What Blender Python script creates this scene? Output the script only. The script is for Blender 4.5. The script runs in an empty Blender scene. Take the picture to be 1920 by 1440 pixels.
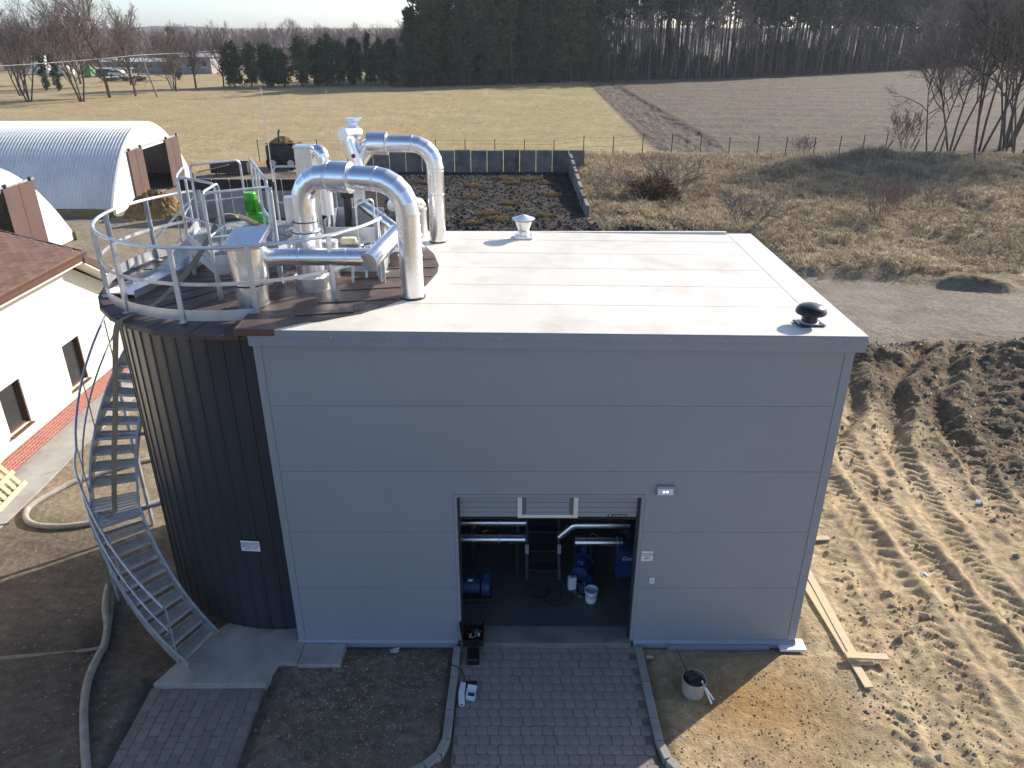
import bpy, math, random
import numpy as np
from mathutils import Vector, Matrix, Quaternion

# ------------------------------------------------------------------ camera, sky, sun, exposure
sc = bpy.context.scene
R = math.radians
cam_d = bpy.data.cameras.new('camera')
cam = bpy.data.objects.new('camera', cam_d)
sc.collection.objects.link(cam)
sc.camera = cam
cam_d.sensor_fit = 'HORIZONTAL'
cam_d.sensor_width = 36.0
cam_d.lens = 26.66
cam_d.clip_start = 0.1
cam_d.clip_end = 8000
cam.location = (3.603, -9.709, 9.444)
cam.rotation_euler = (math.pi / 2 - 0.4405, 0.0, 0.002)

SUN_EL = R(28)
SUN_H = Vector((0.785, 0.62)).normalized()
TO_SUN = Vector((SUN_H.x * math.cos(SUN_EL), SUN_H.y * math.cos(SUN_EL), math.sin(SUN_EL)))
world = bpy.data.worlds.new('World')
sc.world = world
world.use_nodes = True
wn = world.node_tree.nodes
wl = world.node_tree.links
sky = wn.new('ShaderNodeTexSky')
sky.sky_type = 'NISHITA'
sky.sun_disc = False
sky.sun_elevation = SUN_EL
sky.sun_rotation = math.atan2(SUN_H.x, SUN_H.y)
sky.altitude = 100
sky.air_density = 0.65
sky.dust_density = 0.95
sky.ozone_density = 2.0
bg = wn['Background']
bg.inputs['Strength'].default_value = 0.15
wl.new(sky.outputs[0], bg.inputs['Color'])
sun_d = bpy.data.lights.new('sun', 'SUN')
sun_d.energy = 4.7
sun_d.angle = R(0.53)
sun_d.color = (1.0, 0.93, 0.82)
sun = bpy.data.objects.new('sun', sun_d)
sc.collection.objects.link(sun)
sun.rotation_euler = TO_SUN.to_track_quat('Z', 'Y').to_euler()
sun.location = (30, 30, 40)
sc.view_settings.view_transform = 'Standard'
sc.view_settings.look = 'None'
sc.view_settings.exposure = 0.68
sc.view_settings.gamma = 1.0
sc.view_settings.use_curve_mapping = False
sc.render.engine = 'CYCLES'
sc.cycles.use_denoising = True
sc.cycles.max_bounces = 6
sc.cycles.transparent_max_bounces = 4

# ------------------------------------------------------------------ helpers
COL = sc.collection
rng = random.Random(11)
nr = np.random.RandomState(5)


def tag(o, label=None, cat=None, group=None, kind=None):
    if label: o['label'] = label
    if cat: o['category'] = cat
    if group: o['group'] = group
    if kind: o['kind'] = kind
    return o


def thing(name, label, cat, loc=(0, 0, 0), group=None, rz=0.0):
    o = bpy.data.objects.new(name, None)
    o.empty_display_size = 0.3
    COL.objects.link(o)
    o.location = loc
    o.rotation_euler = (0, 0, rz)
    return tag(o, label, cat, group)


def copy_tree(o, parent=None):
    c = o.copy()
    COL.objects.link(c)
    c.parent = parent
    if parent is not None:
        c.matrix_parent_inverse = o.matrix_parent_inverse.copy()
    for ch in o.children:
        copy_tree(ch, c)
    return c


def basis(d):
    d = Vector(d).normalized()
    a = Vector((0, 0, 1)) if abs(d.z) < 0.9 else Vector((1, 0, 0))
    x = a.cross(d).normalized()
    return x, d.cross(x).normalized()


class MB:
    def __init__(self):
        self.v = []
        self.f = []

    def add(self, vs, fs):
        n = len(self.v)
        self.v.extend(tuple(p) for p in vs)
        self.f.extend(tuple(i + n for i in f) for f in fs)
        return self

    def box(self, x0, x1, y0, y1, z0, z1):
        return self.add([(x0, y0, z0), (x1, y0, z0), (x1, y1, z0), (x0, y1, z0), (x0, y0, z1), (x1, y0, z1), (x1, y1, z1), (x0, y1, z1)],
                        [(0, 3, 2, 1), (4, 5, 6, 7), (0, 1, 5, 4), (1, 2, 6, 5), (2, 3, 7, 6), (3, 0, 4, 7)])

    def obox(self, c, s, rz=0.0, rx=0.0, ry=0.0):
        m = Matrix.Translation(c) @ Matrix.Rotation(rz, 4, 'Z') @ Matrix.Rotation(ry, 4, 'Y') @ Matrix.Rotation(rx, 4, 'X')
        h = [t / 2 for t in s]
        vs = [m @ Vector((sx * h[0], sy * h[1], sz * h[2])) for sz in (-1, 1) for sx, sy in ((-1, -1), (1, -1), (1, 1), (-1, 1))]
        return self.add(vs, [(0, 3, 2, 1), (4, 5, 6, 7), (0, 1, 5, 4), (1, 2, 6, 5), (2, 3, 7, 6), (3, 0, 4, 7)])

    def bar(self, p0, p1, w, h, up=(0, 0, 1)):
        p0, p1 = Vector(p0), Vector(p1)
        d = (p1 - p0).normalized()
        u = Vector(up)
        s = d.cross(u)
        if s.length < 1e-4:
            s = d.cross(Vector((0, 1, 0)))
        s.normalize()
        u = s.cross(d)
        vs = []
        for p in (p0, p1):
            vs += [p - s * w / 2 - u * h / 2, p + s * w / 2 - u * h / 2, p + s * w / 2 + u * h / 2, p - s * w / 2 + u * h / 2]
        return self.add(vs, [(0, 3, 2, 1), (4, 5, 6, 7), (0, 1, 5, 4), (1, 2, 6, 5), (2, 3, 7, 6), (3, 0, 4, 7)])

    def cyl(self, p0, p1, r0, r1=None, n=12, caps=True):
        r1 = r0 if r1 is None else r1
        p0, p1 = Vector(p0), Vector(p1)
        x, y = basis(p1 - p0)
        vs = []
        for p, r in ((p0, r0), (p1, r1)):
            vs += [p + (x * math.cos(2 * math.pi * i / n) + y * math.sin(2 * math.pi * i / n)) * r for i in range(n)]
        fs = [(i, (i + 1) % n, n + (i + 1) % n, n + i) for i in range(n)]
        if caps:
            fs += [tuple(range(n - 1, -1, -1)), tuple(range(n, 2 * n))]
        return self.add(vs, fs)

    def tube(self, path, r, n=10, caps=True, gores=False, closed=False):
        pts = [Vector(p) for p in path]
        rs = r if isinstance(r, (list, tuple)) else [r] * len(pts)
        m = len(pts)
        rings = []
        px = None
        for i, p in enumerate(pts):
            a = pts[i - 1] if i > 0 or closed else None
            b = pts[(i + 1) % m] if i < m - 1 or closed else None
            t0 = (p - a).normalized() if a is not None else (b - p).normalized()
            t1 = (b - p).normalized() if b is not None else t0
            t = (t0 + t1)
            t = t.normalized() if t.length > 1e-6 else t1
            if px is None:
                px, _ = basis(t)
            x = px - t * px.dot(t)
            x = x.normalized() if x.length > 1e-5 else basis(t)[0]
            y = t.cross(x)
            px = x
            k = 1.0 / max(0.35, t.dot(t1))
            ring = []
            bn = t1 - t0
            for j in range(n):
                c, s = math.cos(2 * math.pi * j / n), math.sin(2 * math.pi * j / n)
                off = (x * c + y * s) * rs[i]
                if bn.length > 1e-4:
                    b_ = bn.normalized()
                    off = off + b_ * off.dot(b_) * (k - 1)
                ring.append(p + off)
            rings.append(ring)
        if gores:
            for i in range(m - 1):
                self.add(rings[i] + rings[i + 1], [(j, (j + 1) % n, n + (j + 1) % n, n + j) for j in range(n)])
            if caps:
                self.add(rings[0], [tuple(range(n - 1, -1, -1))])
                self.add(rings[-1], [tuple(range(n))])
            return self
        vs = [p for ring in rings for p in ring]
        fs = []
        mm = m if closed else m - 1
        for i in range(mm):
            a, b = i * n, ((i + 1) % m) * n
            fs += [(a + j, a + (j + 1) % n, b + (j + 1) % n, b + j) for j in range(n)]
        if caps and not closed:
            fs += [tuple(range(n - 1, -1, -1)), tuple(range((m - 1) * n, m * n))]
        return self.add(vs, fs)

    def lathe(self, prof, c=(0, 0, 0), n=24):
        vs = []
        for r, z in prof:
            vs += [(c[0] + r * math.cos(2 * math.pi * i / n), c[1] + r * math.sin(2 * math.pi * i / n), c[2] + z) for i in range(n)]
        fs = []
        for k in range(len(prof) - 1):
            a, b = k * n, (k + 1) * n
            fs += [(a + j, a + (j + 1) % n, b + (j + 1) % n, b + j) for j in range(n)]
        if prof[0][0] > 1e-4: fs.append(tuple(range(n - 1, -1, -1)))
        if prof[-1][0] > 1e-4: fs.append(tuple(range((len(prof) - 1) * n, len(prof) * n)))
        return self.add(vs, fs)

    def prism(self, poly, a0, a1, axis='z'):
        n = len(poly)
        ar = sum(poly[i][0] * poly[(i + 1) % n][1] - poly[(i + 1) % n][0] * poly[i][1] for i in range(n))
        if ar < 0: poly = poly[::-1]
        f = {'z': lambda p, a: (p[0], p[1], a), 'y': lambda p, a: (p[0], a, p[1]), 'x': lambda p, a: (a, p[0], p[1])}[axis]
        vs = [f(p, a0) for p in poly] + [f(p, a1) for p in poly]
        fs = [tuple(range(n - 1, -1, -1)), tuple(range(n, 2 * n))] + [(i, (i + 1) % n, n + (i + 1) % n, n + i) for i in range(n)]
        if axis == 'y': fs = [t[::-1] for t in fs]
        return self.add(vs, fs)

    def build(self, name, mat, parent=None, smooth=False, bevel=0.0, ang=35):
        me = bpy.data.meshes.new(name)
        me.from_pydata(self.v, [], self.f)
        me.materials.append(M[mat] if isinstance(mat, str) else mat)
        if smooth:
            me.polygons.foreach_set('use_smooth', [True] * len(me.polygons))
            me.set_sharp_from_angle(angle=R(ang))
        me.update()
        o = bpy.data.objects.new(name, me)
        COL.objects.link(o)
        if parent is not None:
            o.parent = parent
            if parent.type == 'EMPTY':
                o.matrix_parent_inverse = Matrix.Translation(-parent.location)
        if bevel:
            b = o.modifiers.new('bevel', 'BEVEL')
            b.width = bevel
            b.segments = 2
            b.limit_method = 'ANGLE'
        return o


def arc(c, r, a0, a1, n, z):
    return [(c[0] + r * math.cos(R(a0 + (a1 - a0) * i / n)), c[1] + r * math.sin(R(a0 + (a1 - a0) * i / n)), z) for i in range(n + 1)]


def polar(c, r, a, z=0.0):
    return Vector((c[0] + r * math.cos(R(a)), c[1] + r * math.sin(R(a)), z))


def bend(p, rad, k=4):
    """rounds the corners of a polyline"""
    p = [Vector(q) for q in p]
    out = [p[0]]
    for i in range(1, len(p) - 1):
        a, b, c = p[i - 1], p[i], p[i + 1]
        u, w = (a - b).normalized(), (c - b).normalized()
        an = u.angle(w)
        if an > 3.1:
            out.append(b)
            continue
        t = min(rad / math.tan(an / 2), (a - b).length * .49, (c - b).length * .49)
        rr = t * math.tan(an / 2)
        cen = b + (u + w).normalized() * (rr / math.sin(an / 2))
        s, e = b + u * t - cen, b + w * t - cen
        tot = s.angle(e)
        ax = s.cross(e).normalized()
        for j in range(k + 1):
            out.append(cen + Quaternion(ax, tot * j / k) @ s)
    out.append(p[-1])
    return out


# ------------------------------------------------------------------ materials
M = {}


def mat(name, col, rough=0.6, metal=0.0, var=0.12, scale=3.0, bump=0.0, bscale=30.0, rand=0.0, island=0.0, stretch=None, spec=None, wave=None, emit=0.0, dirt=None, rvar=0.0):
    m = bpy.data.materials.new(name)
    m.use_nodes = True
    nt = m.node_tree
    N, L = nt.nodes, nt.links
    b = N['Principled BSDF']
    b.inputs['Roughness'].default_value = rough
    b.inputs['Metallic'].default_value = metal
    if spec is not None: b.inputs['Specular IOR Level'].default_value = spec
    tc = N.new('ShaderNodeTexCoord')
    mp = N.new('ShaderNodeMapping')
    L.new(tc.outputs['Object'], mp.inputs['Vector'])
    if stretch: mp.inputs['Scale'].default_value = stretch
    nz = N.new('ShaderNodeTexNoise')
    nz.inputs['Scale'].default_value = scale
    nz.inputs['Detail'].default_value = 6
    L.new(mp.outputs[0], nz.inputs['Vector'])
    mr = N.new('ShaderNodeMapRange')
    mr.inputs['From Min'].default_value = 0.3
    mr.inputs['From Max'].default_value = 0.7
    mr.inputs['To Min'].default_value = 1 - var
    mr.inputs['To Max'].default_value = 1 + var
    L.new(nz.outputs['Fac'], mr.inputs['Value'])
    fac = mr.outputs[0]
    if rand or island:
        src = N.new('ShaderNodeObjectInfo').outputs['Random'] if rand else N.new('ShaderNodeNewGeometry').outputs['Random Per Island']
        k = rand or island
        m2 = N.new('ShaderNodeMapRange')
        m2.inputs['To Min'].default_value = 1 - k
        m2.inputs['To Max'].default_value = 1 + k
        L.new(src, m2.inputs['Value'])
        mu = N.new('ShaderNodeMath')
        mu.operation = 'MULTIPLY'
        L.new(fac, mu.inputs[0])
        L.new(m2.outputs[0], mu.inputs[1])
        fac = mu.outputs[0]
    mx = N.new('ShaderNodeVectorMath')
    mx.operation = 'SCALE'
    mx.inputs[0].default_value = col[:3]
    L.new(fac, mx.inputs['Scale'])
    out = mx.outputs[0]
    if dirt:
        dc, amt, ds = dirt
        dn = N.new('ShaderNodeTexNoise')
        dn.inputs['Scale'].default_value = ds
        dn.inputs['Detail'].default_value = 8
        dn.inputs['Roughness'].default_value = 0.65
        L.new(mp.outputs[0], dn.inputs['Vector'])
        dr = N.new('ShaderNodeMapRange')
        dr.inputs['From Min'].default_value = 0.5
        dr.inputs['From Max'].default_value = 0.75
        dr.inputs['To Max'].default_value = amt
        L.new(dn.outputs['Fac'], dr.inputs['Value'])
        mi = N.new('ShaderNodeMix')
        mi.data_type = 'RGBA'
        L.new(dr.outputs[0], mi.inputs['Factor'])
        L.new(out, mi.inputs['A'])
        mi.inputs['B'].default_value = (*dc, 1)
        out = mi.outputs['Result']
    L.new(out, b.inputs['Base Color'])
    if rvar:
        rr = N.new('ShaderNodeMapRange')
        rr.inputs['From Min'].default_value = 0.3
        rr.inputs['From Max'].default_value = 0.7
        rr.inputs['To Min'].default_value = max(0.02, rough - rvar)
        rr.inputs['To Max'].default_value = rough + rvar
        L.new(nz.outputs['Fac'], rr.inputs['Value'])
        L.new(rr.outputs[0], b.inputs['Roughness'])
    if bump or wave:
        bp = N.new('ShaderNodeBump')
        bp.inputs['Strength'].default_value = 1.0
        if wave:
            wsc, wdir, dist = wave
            w = N.new('ShaderNodeTexWave')
            w.bands_direction = wdir
            w.inputs['Scale'].default_value = wsc
            L.new(tc.outputs['Object'], w.inputs['Vector'])
            bp.inputs['Distance'].default_value = dist
            L.new(w.outputs['Fac'], bp.inputs['Height'])
            L.new(bp.outputs[0], b.inputs['Normal'])
        if bump:
            b2 = N.new('ShaderNodeBump')
            b2.inputs['Distance'].default_value = bump
            n2 = N.new('ShaderNodeTexNoise')
            n2.inputs['Scale'].default_value = bscale
            n2.inputs['Detail'].default_value = 5
            L.new(mp.outputs[0], n2.inputs['Vector'])
            L.new(n2.outputs['Fac'], b2.inputs['Height'])
            if wave: L.new(bp.outputs[0], b2.inputs['Normal'])
            L.new(b2.outputs[0], b.inputs['Normal'])
    if emit:
        L.new(out, b.inputs['Emission Color'])
        b.inputs['Emission Strength'].default_value = emit
    M[name] = m
    return m


mat('panel_grey', (.262, .288, .315), .38, .0, .04, .5, bump=.004, bscale=.9, wave=(9, 'Z', .0006), spec=.5)
mat('trim_blue_grey', (.26, .29, .335), .36, .1, .04, 2)
mat('roof_white', (.70, .655, .57), .5, 0, .07, .8, dirt=((.47, .40, .31), .7, 1.0))
mat('tank_anthracite', (.033, .037, .045), .40, .0, .08, 1.2, stretch=(4, 4, .4), rvar=.06)
mat('membrane_brown', (.088, .058, .048), .58, 0, .22, 2.0, bump=.012, bscale=3, dirt=((.19, .135, .11), .75, 1.6), rvar=.14)
mat('galvanised', (.56, .58, .60), .45, .7, .16, 7, rvar=.1)
mat('galvanised_bright', (.66, .67, .68), .40, .6, .10, 5, rvar=.08)
mat('aluminium', (.90, .90, .90), .29, 1.0, .04, 2.5, bump=.0025, bscale=1.3, rvar=.05)
mat('aluminium_dull', (.80, .80, .80), .42, 1.0, .06, 2.5, rvar=.06)
mat('black_plastic', (.012, .012, .013), .3, 0, .1, 8)
mat('black_rubber', (.015, .015, .015), .7, 0, .2, 10)
mat('motor_green', (.07, .42, .03), .35, 0, .06, 6)
mat('concrete', (.33, .32, .30), .85, 0, .16, 2.2, bump=.004, bscale=30, dirt=((.15, .13, .11), .8, 1.4))
mat('concrete_dark', (.20, .19, .175), .9, 0, .2, 2.5, bump=.01, bscale=12, dirt=((.05, .045, .04), .9, 1.1))
mat('concrete_silo', (.20, .185, .165), .9, 0, .25, 1.2, rand=.28, bump=.01, bscale=8, dirt=((.02, .02, .02), .9, .7))
mat('black_stain', (.022, .02, .019), .8, 0, .3, 1.5)
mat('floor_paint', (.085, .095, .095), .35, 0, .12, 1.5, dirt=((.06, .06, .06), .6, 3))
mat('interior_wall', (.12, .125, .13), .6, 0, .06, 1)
mat('paver', (.27, .235, .205), .9, 0, .16, 5, rand=.07, bump=.004, bscale=45, dirt=((.30, .25, .18), .5, .8))
mat('paver_grey', (.20, .185, .165), .9, 0, .16, 5, rand=.14, bump=.004, bscale=45, dirt=((.12, .10, .08), .6, 1.2))
mat('joint_sand', (.19, .165, .14), 1, 0, .3, 8)
mat('kerb', (.30, .29, .27), .9, 0, .14, 6, rand=.07, bump=.004, bscale=40, dirt=((.24, .19, .13), .6, 3))
mat('render_cream', (.80, .74, .58), .9, 0, .03, 2, bump=.002, bscale=60)
mat('brown_metal', (.115, .055, .04), .45, 0, .1, 3)
mat('shingle', (.155, .088, .066), .95, 0, .2, 3, rand=.22, bump=.004, bscale=80)
mat('soffit', (.70, .66, .58), .8, 0, .04, 3)
mat('window_glass', (.03, .035, .04), .06, 0, .1, 1, spec=.8)
mat('curtain', (.35, .36, .34), .8, 0, .3, 5, stretch=(1, 9, 1))
mat('window_frame', (.085, .045, .03), .5, 0, .1, 5)
mat('hangar_white', (.68, .68, .66), .42, .15, .06, .6, dirt=((.45, .43, .38), .4, .7))
mat('hangar_end', (.74, .73, .70), .6, 0, .05, .6, dirt=((.45, .42, .36), .5, .8))
mat('hangar_door', (.105, .058, .048), .6, 0, .1, 1.2)
mat('mossy_plinth', (.16, .15, .08), .95, 0, .3, 1.5)
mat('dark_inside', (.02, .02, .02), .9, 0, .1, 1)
mat('translucent_sheet', (.42, .42, .34), .5, 0, .1, 1)
mat('bark', (.11, .09, .073), .95, 0, .3, 3, rand=.2)
mat('bark_pine', (.125, .095, .075), .95, 0, .35, 2, rand=.25)
mat('bark_birch', (.50, .48, .45), .9, 0, .4, 3)
mat('twig', (.21, .16, .135), .95, 0, .15, 1, island=.3)
mat('twig_grey', (.24, .20, .17), .95, 0, .15, 1, island=.3)
mat('twig_far', (.215, .165, .15), .95, 0, .15, .1, island=.3)
mat('needle', (.052, .074, .034), .8, 0, .25, .6, island=.45, rand=.2)
mat('needle_blue', (.045, .065, .04), .8, 0, .25, .6, island=.45, rand=.2)
mat('needle_light', (.10, .12, .05), .8, 0, .25, .6, island=.45, rand=.2)
mat('bush_brown', (.10, .06, .03), .95, 0, .2, 3, island=.4)
mat('undergrowth', (.085, .07, .052), .95, 0, .2, .5, island=.4)
mat('dry_blade', (.47, .365, .22), .9, 0, .2, .25, island=.35)
mat('straw', (.50, .37, .17), .95, 0, .25, 5, island=.3, bump=.03, bscale=14)
mat('hay', (.24, .15, .06), .95, 0, .25, 3, bump=.05, bscale=9)
mat('wood_new', (.56, .42, .25), .75, 0, .14, 6, stretch=(1, 12, 12), rand=.08, bump=.001, bscale=60)
mat('wood_grey', (.22, .19, .155), .9, 0, .2, 6, rand=.1)
mat('wood_olive', (.23, .20, .135), .9, 0, .15, 6)
mat('hose_grey', (.33, .30, .255), .8, 0, .16, 7, dirt=((.20, .16, .11), .7, 5))
mat('strap_olive', (.25, .215, .145), .85, 0, .12, 6)
mat('white_paint', (.76, .76, .75), .5, 0, .04, 4)
mat('white_plastic', (.66, .70, .78), .45, 0, .06, 8)
mat('sign_white', (.74, .76, .80), .4, 0, .03, 9)
mat('ink', (.02, .03, .07), .6, 0, 0, 1)
mat('ink_red', (.35, .01, .01), .5, 0, 0, 1)
mat('blue_paint', (.015, .045, .15), .4, 0, .1, 5)
mat('dark_steel', (.05, .05, .055), .45, .5, .2, 6)
mat('yellow_paint', (.55, .36, .05), .5, 0, .1, 5)
mat('lamp_lit', (.95, .95, .90), .4, 0, 0, 1, emit=2.2)
mat('lamp_body', (.30, .31, .32), .4, 0, .05, 5)
mat('bucket_clay', (.42, .38, .32), .7, 0, .14, 6, dirt=((.16, .13, .10), .8, 6))
mat('mortar', (.06, .055, .05), .9, 0, .3, 12)
mat('tool_orange', (.35, .12, .02), .5, 0, .1, 5)
mat('wire', (.50, .50, .48), .5, .4, 0, 1)
mat('post_green', (.05, .075, .055), .6, .2, .1, 4)
mat('bale_wrap', (.74, .74, .73), .45, 0, .06, 2)
mat('barn_grey', (.30, .29, .29), .85, 0, .2, .6)
mat('roof_far', (.34, .33, .33), .7, 0, .12, .6)
mat('far_green', (.12, .24, .11), .6, 0, .1, 1)
mat('machine_dark', (.045, .04, .035), .7, .1, .4, 2)
mat('paper', (.62, .60, .56), .9, 0, .1, 6)
mat('foam_yellow', (.60, .56, .38), .9, 0, .1, 9)
mat('clod', (.33, .25, .155), .95, 0, .25, 2, island=.35)
mat('manure', (.026, .023, .02), .9, 0, .5, 3, bump=.05, bscale=5)


def brick_mat():
    m = mat('brick_red', (.30, .09, .06), .85, 0, .1, 4)
    nt = m.node_tree
    N, L = nt.nodes, nt.links
    b = N['Principled BSDF']
    tc = N.new('ShaderNodeTexCoord')
    sp = N.new('ShaderNodeSeparateXYZ')
    cb = N.new('ShaderNodeCombineXYZ')
    L.new(tc.outputs['Object'], sp.inputs[0])
    L.new(sp.outputs['Y'], cb.inputs['X'])
    L.new(sp.outputs['Z'], cb.inputs['Y'])
    br = N.new('ShaderNodeTexBrick')
    br.inputs['Color1'].default_value = (.34, .10, .07, 1)
    br.inputs['Color2'].default_value = (.25, .07, .05, 1)
    br.inputs['Mortar'].default_value = (.42, .32, .27, 1)
    br.inputs['Scale'].default_value = 1.0
    br.inputs['Mortar Size'].default_value = .008
    br.inputs['Brick Width'].default_value = .25
    br.inputs['Row Height'].default_value = .075
    L.new(cb.outputs[0], br.inputs['Vector'])
    L.new(br.outputs['Color'], b.inputs['Base Color'])
    bp = N.new('ShaderNodeBump')
    bp.inputs['Distance'].default_value = .006
    bp.invert = True
    L.new(br.outputs['Fac'], bp.inputs['Height'])
    L.new(bp.outputs[0], b.inputs['Normal'])


brick_mat()


def text_mesh(name, lines, size, mtx, material, parent, align='CENTER'):
    cu = bpy.data.curves.new(name, 'FONT')
    cu.body = '\n'.join(lines)
    cu.size = size
    cu.align_x = align
    cu.align_y = 'CENTER'
    cu.extrude = 0.0008
    tmp = bpy.data.objects.new(name, cu)
    COL.objects.link(tmp)
    dg = bpy.context.evaluated_depsgraph_get()
    me = bpy.data.meshes.new_from_object(tmp.evaluated_get(dg))
    bpy.data.objects.remove(tmp)
    me.transform(mtx)
    me.materials.clear()
    me.materials.append(M[material])
    o = bpy.data.objects.new(name, me)
    COL.objects.link(o)
    o.parent = parent
    if parent.type == 'EMPTY':
        o.matrix_parent_inverse = Matrix.Translation(-parent.location)
    return o


# ------------------------------------------------------------------ value noise
_perm = nr.permutation(4096)


def vnoise(x, y, seed=0):
    xi = np.floor(x).astype(np.int64)
    yi = np.floor(y).astype(np.int64)
    fx, fy = x - xi, y - yi
    fx = fx * fx * (3 - 2 * fx)
    fy = fy * fy * (3 - 2 * fy)

    def h(a, b):
        return _perm[(_perm[(a + seed * 131) & 4095] + b) & 4095] / 4095.0
    return (h(xi, yi) * (1 - fx) + h(xi + 1, yi) * fx) * (1 - fy) + (h(xi, yi + 1) * (1 - fx) + h(xi + 1, yi + 1) * fx) * fy


def fbm(x, y, s, o=4, seed=0, g=.5):
    t, a, n = 0, 1.0, 0
    for k in range(o):
        t = t + a * (vnoise(x / s, y / s, seed + k) - .5)
        n += a
        a *= g
        s /= 2.03
    return t / n * 2


def sstep(a, b, x):
    t = np.clip((x - a) / (b - a), 0, 1)
    return t * t * (3 - 2 * t)

# ------------------------------------------------------------------ ground
def lines(segs):
    out = [segs[0][0]]
    for a, b, s in segs:
        n = max(1, int(round((b - a) / s)))
        out += [a + (b - a) * (i + 1) / n for i in range(n)]
    return np.array(out)


def grow(a, first, ratio, end):
    out, s = [], first
    while abs(a) < abs(end):
        a += s if end > 0 else -s
        s *= ratio
        out.append(a)
    return out


TRACKS = [(9.55, .30, .6), (10.55, .30, .9), (11.65, .34, 1.0), (12.75, .34, 1.0), (14.0, .36, .9)]


def track_x(k, y):
    return TRACKS[k][0] + .055 * (y - 2) + .28 * np.sin(y * .33 + k * 1.3) + .006 * (y - 2) ** 2 * (.6 + .25 * k)


def ground_height(x, y):
    h = fbm(x, y, 2.2, 4, 1) * .05 + fbm(x, y, .45, 3, 7) * .018
    # right-hand site: churned sand with tyre ruts
    site = sstep(8.6, 9.6, x) * (1 - sstep(13.0, 15.0, y - .1 * (x - 14))) * (1 - sstep(24, 30, x))
    h = h + site * (fbm(x, y, 1.6, 4, 21) * .07 + fbm(x, y, .28, 3, 22, .7) * .05)
    for k, (c, w, a) in enumerate(TRACKS):
        dx = x - track_x(k, y)
        lug = np.abs(((y + np.abs(dx) * .75 + .5 * fbm(x, y, 1.5, 2, 60 + k)) / .235 + k * .37) % 1.0 - .5) * 2
        inside = 1 - sstep(w * .75, w, np.abs(dx))
        berm = np.exp(-((np.abs(dx) - w * 1.15) / .11) ** 2)
        fade = site * (1 - sstep(9.0, 12.5, y)) * (.55 + .45 * sstep(-.2, .4, fbm(x, y, 2.5, 2, 80 + k)))
        depth = .03 + .035 * sstep(1.5, 7, y) * (k > 1)
        h = h + a * fade * (inside * (-depth + .055 * sstep(.25, .8, lug)) + berm * (.06 + .05 * fbm(x, y, .5, 2, 40 + k)))
    # deep ruts and heaps near the far right corner of the hall
    far = sstep(5.5, 8, y) * (1 - sstep(12.5, 13.6, y - .06 * (x - 14))) * sstep(9.8, 11.2, x) * (1 - sstep(27, 31, x))
    for c, s, a in ((11.4, -.18, .13), (12.7, -.34, .18), (14.2, -.42, .20), (15.6, -.30, .14)):
        d = x - (c - s * (y - 9) * 1.6 + .3 * np.sin(y * .9 + c))
        h = h + far * a * (-np.exp(-(d / .24) ** 2) + .75 * np.exp(-((d - .52) / .25) ** 2) * (1 + .6 * fbm(x, y, .5, 2, int(c * 3))))
    for cx, cy, rx, ry, a in ((18.6, 10.9, 2.6, 1.5, .85), (21.3, 11.4, 2.6, 1.3, 1.0), (19.4, 8.9, 2.4, 1.0, .6), (17.2, 7.9, 1.5, .7, .28), (22.0, 8.4, 2.6, 1.5, .9), (15.1, 12.2, 1.0, .5, .35), (18.0, 5.6, 2.4, .7, .45), (14.3, 10.1, .9, .5, .3), (17.0, 13.0, 1.2, .4, .3)):
        d = ((x - cx) / rx) ** 2 + ((y - cy) / ry) ** 2
        h = h + a * np.exp(-d * 1.3) * (1 + .5 * fbm(x, y, .8, 4, 33)) * .8
    lumps = sstep(13.2, 15.5, x) * sstep(3.5, 6, y) * (1 - sstep(12.2, 13.6, y - .06 * (x - 14)))
    h = h + lumps * (np.abs(fbm(x, y, .6, 4, 51, .6)) * .20 + fbm(x, y, .22, 2, 52) * .07)
    # dry grass hummocks
    bank = y + .32 * np.clip(x - 16, -2, 9) + .7 * fbm(x, y, 1.6, 4, 101)
    gz = sstep(20.9, 21.5, bank) * (1 - sstep(50, 53, y)) * sstep(8.0, 9.5, x)
    gz = gz * (1 - (1 - sstep(26, 29, y)) * (1 - sstep(14.3, 16.2, x)))
    h = h + gz * (np.maximum(fbm(x, y, 5.0, 4, 70), -.25) * .62 + fbm(x, y, 1.2, 3, 71) * .20 + .24)
    for cx, cy, r, a in ((24.5, 44.5, 2.2, .9), (30, 48, 2.6, 1.1), (34, 42, 3, .6), (38, 36, 3.5, .9), (34, 30, 3, .6), (29.5, 33, 2.5, .6), (27, 26, 2.5, .6), (19.5, 21.8, 2.0, .25), (24.5, 19.9, 2.4, .12), (22, 43, 2, .5)):
        h = h + a * np.exp(-(((x - cx) / r) ** 2 + ((y - cy) / (r * .6)) ** 2)) * (1 + .5 * fbm(x, y, 1.2, 3, 72))
    # black manure pad: clods
    pad = sstep(28.3, 29.4, y) * (1 - sstep(45.2, 45.9, y)) * sstep(-13.4, -12.6, x) * (1 - sstep(7.2, 7.9, x - .0 * y))
    mud = sstep(9, 16, y) * (1 - sstep(29.5, 31.0, y)) * sstep(-6, -3, x) * (1 - sstep(12.5, 14, x - .12 * (30 - y)))
    h = h + np.maximum(pad * .7, mud) * (np.abs(fbm(x, y, .9, 4, 90)) * .26 + .02)
    # ploughed strip and field
    xs0, xs1 = 15.6 + .02 * (y - 51), 21.6 + .003 * (y - 51)
    plo = sstep(53, 55, y) * sstep(-.4, .4, x - xs0) * (1 - sstep(180, 200, y))
    h = h + plo * (fbm(x, y, 2.2, 3, 95) * .10)
    strip = plo * (1 - sstep(-.3, .3, x - xs1))
    h = h + strip * (np.abs(fbm(x, y * .45, 1.1, 3, 96)) * .34 - .05)
    h = h + plo * .22 * np.exp(-((x - xs1) / .55) ** 2) * sstep(56, 60, y)
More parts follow.
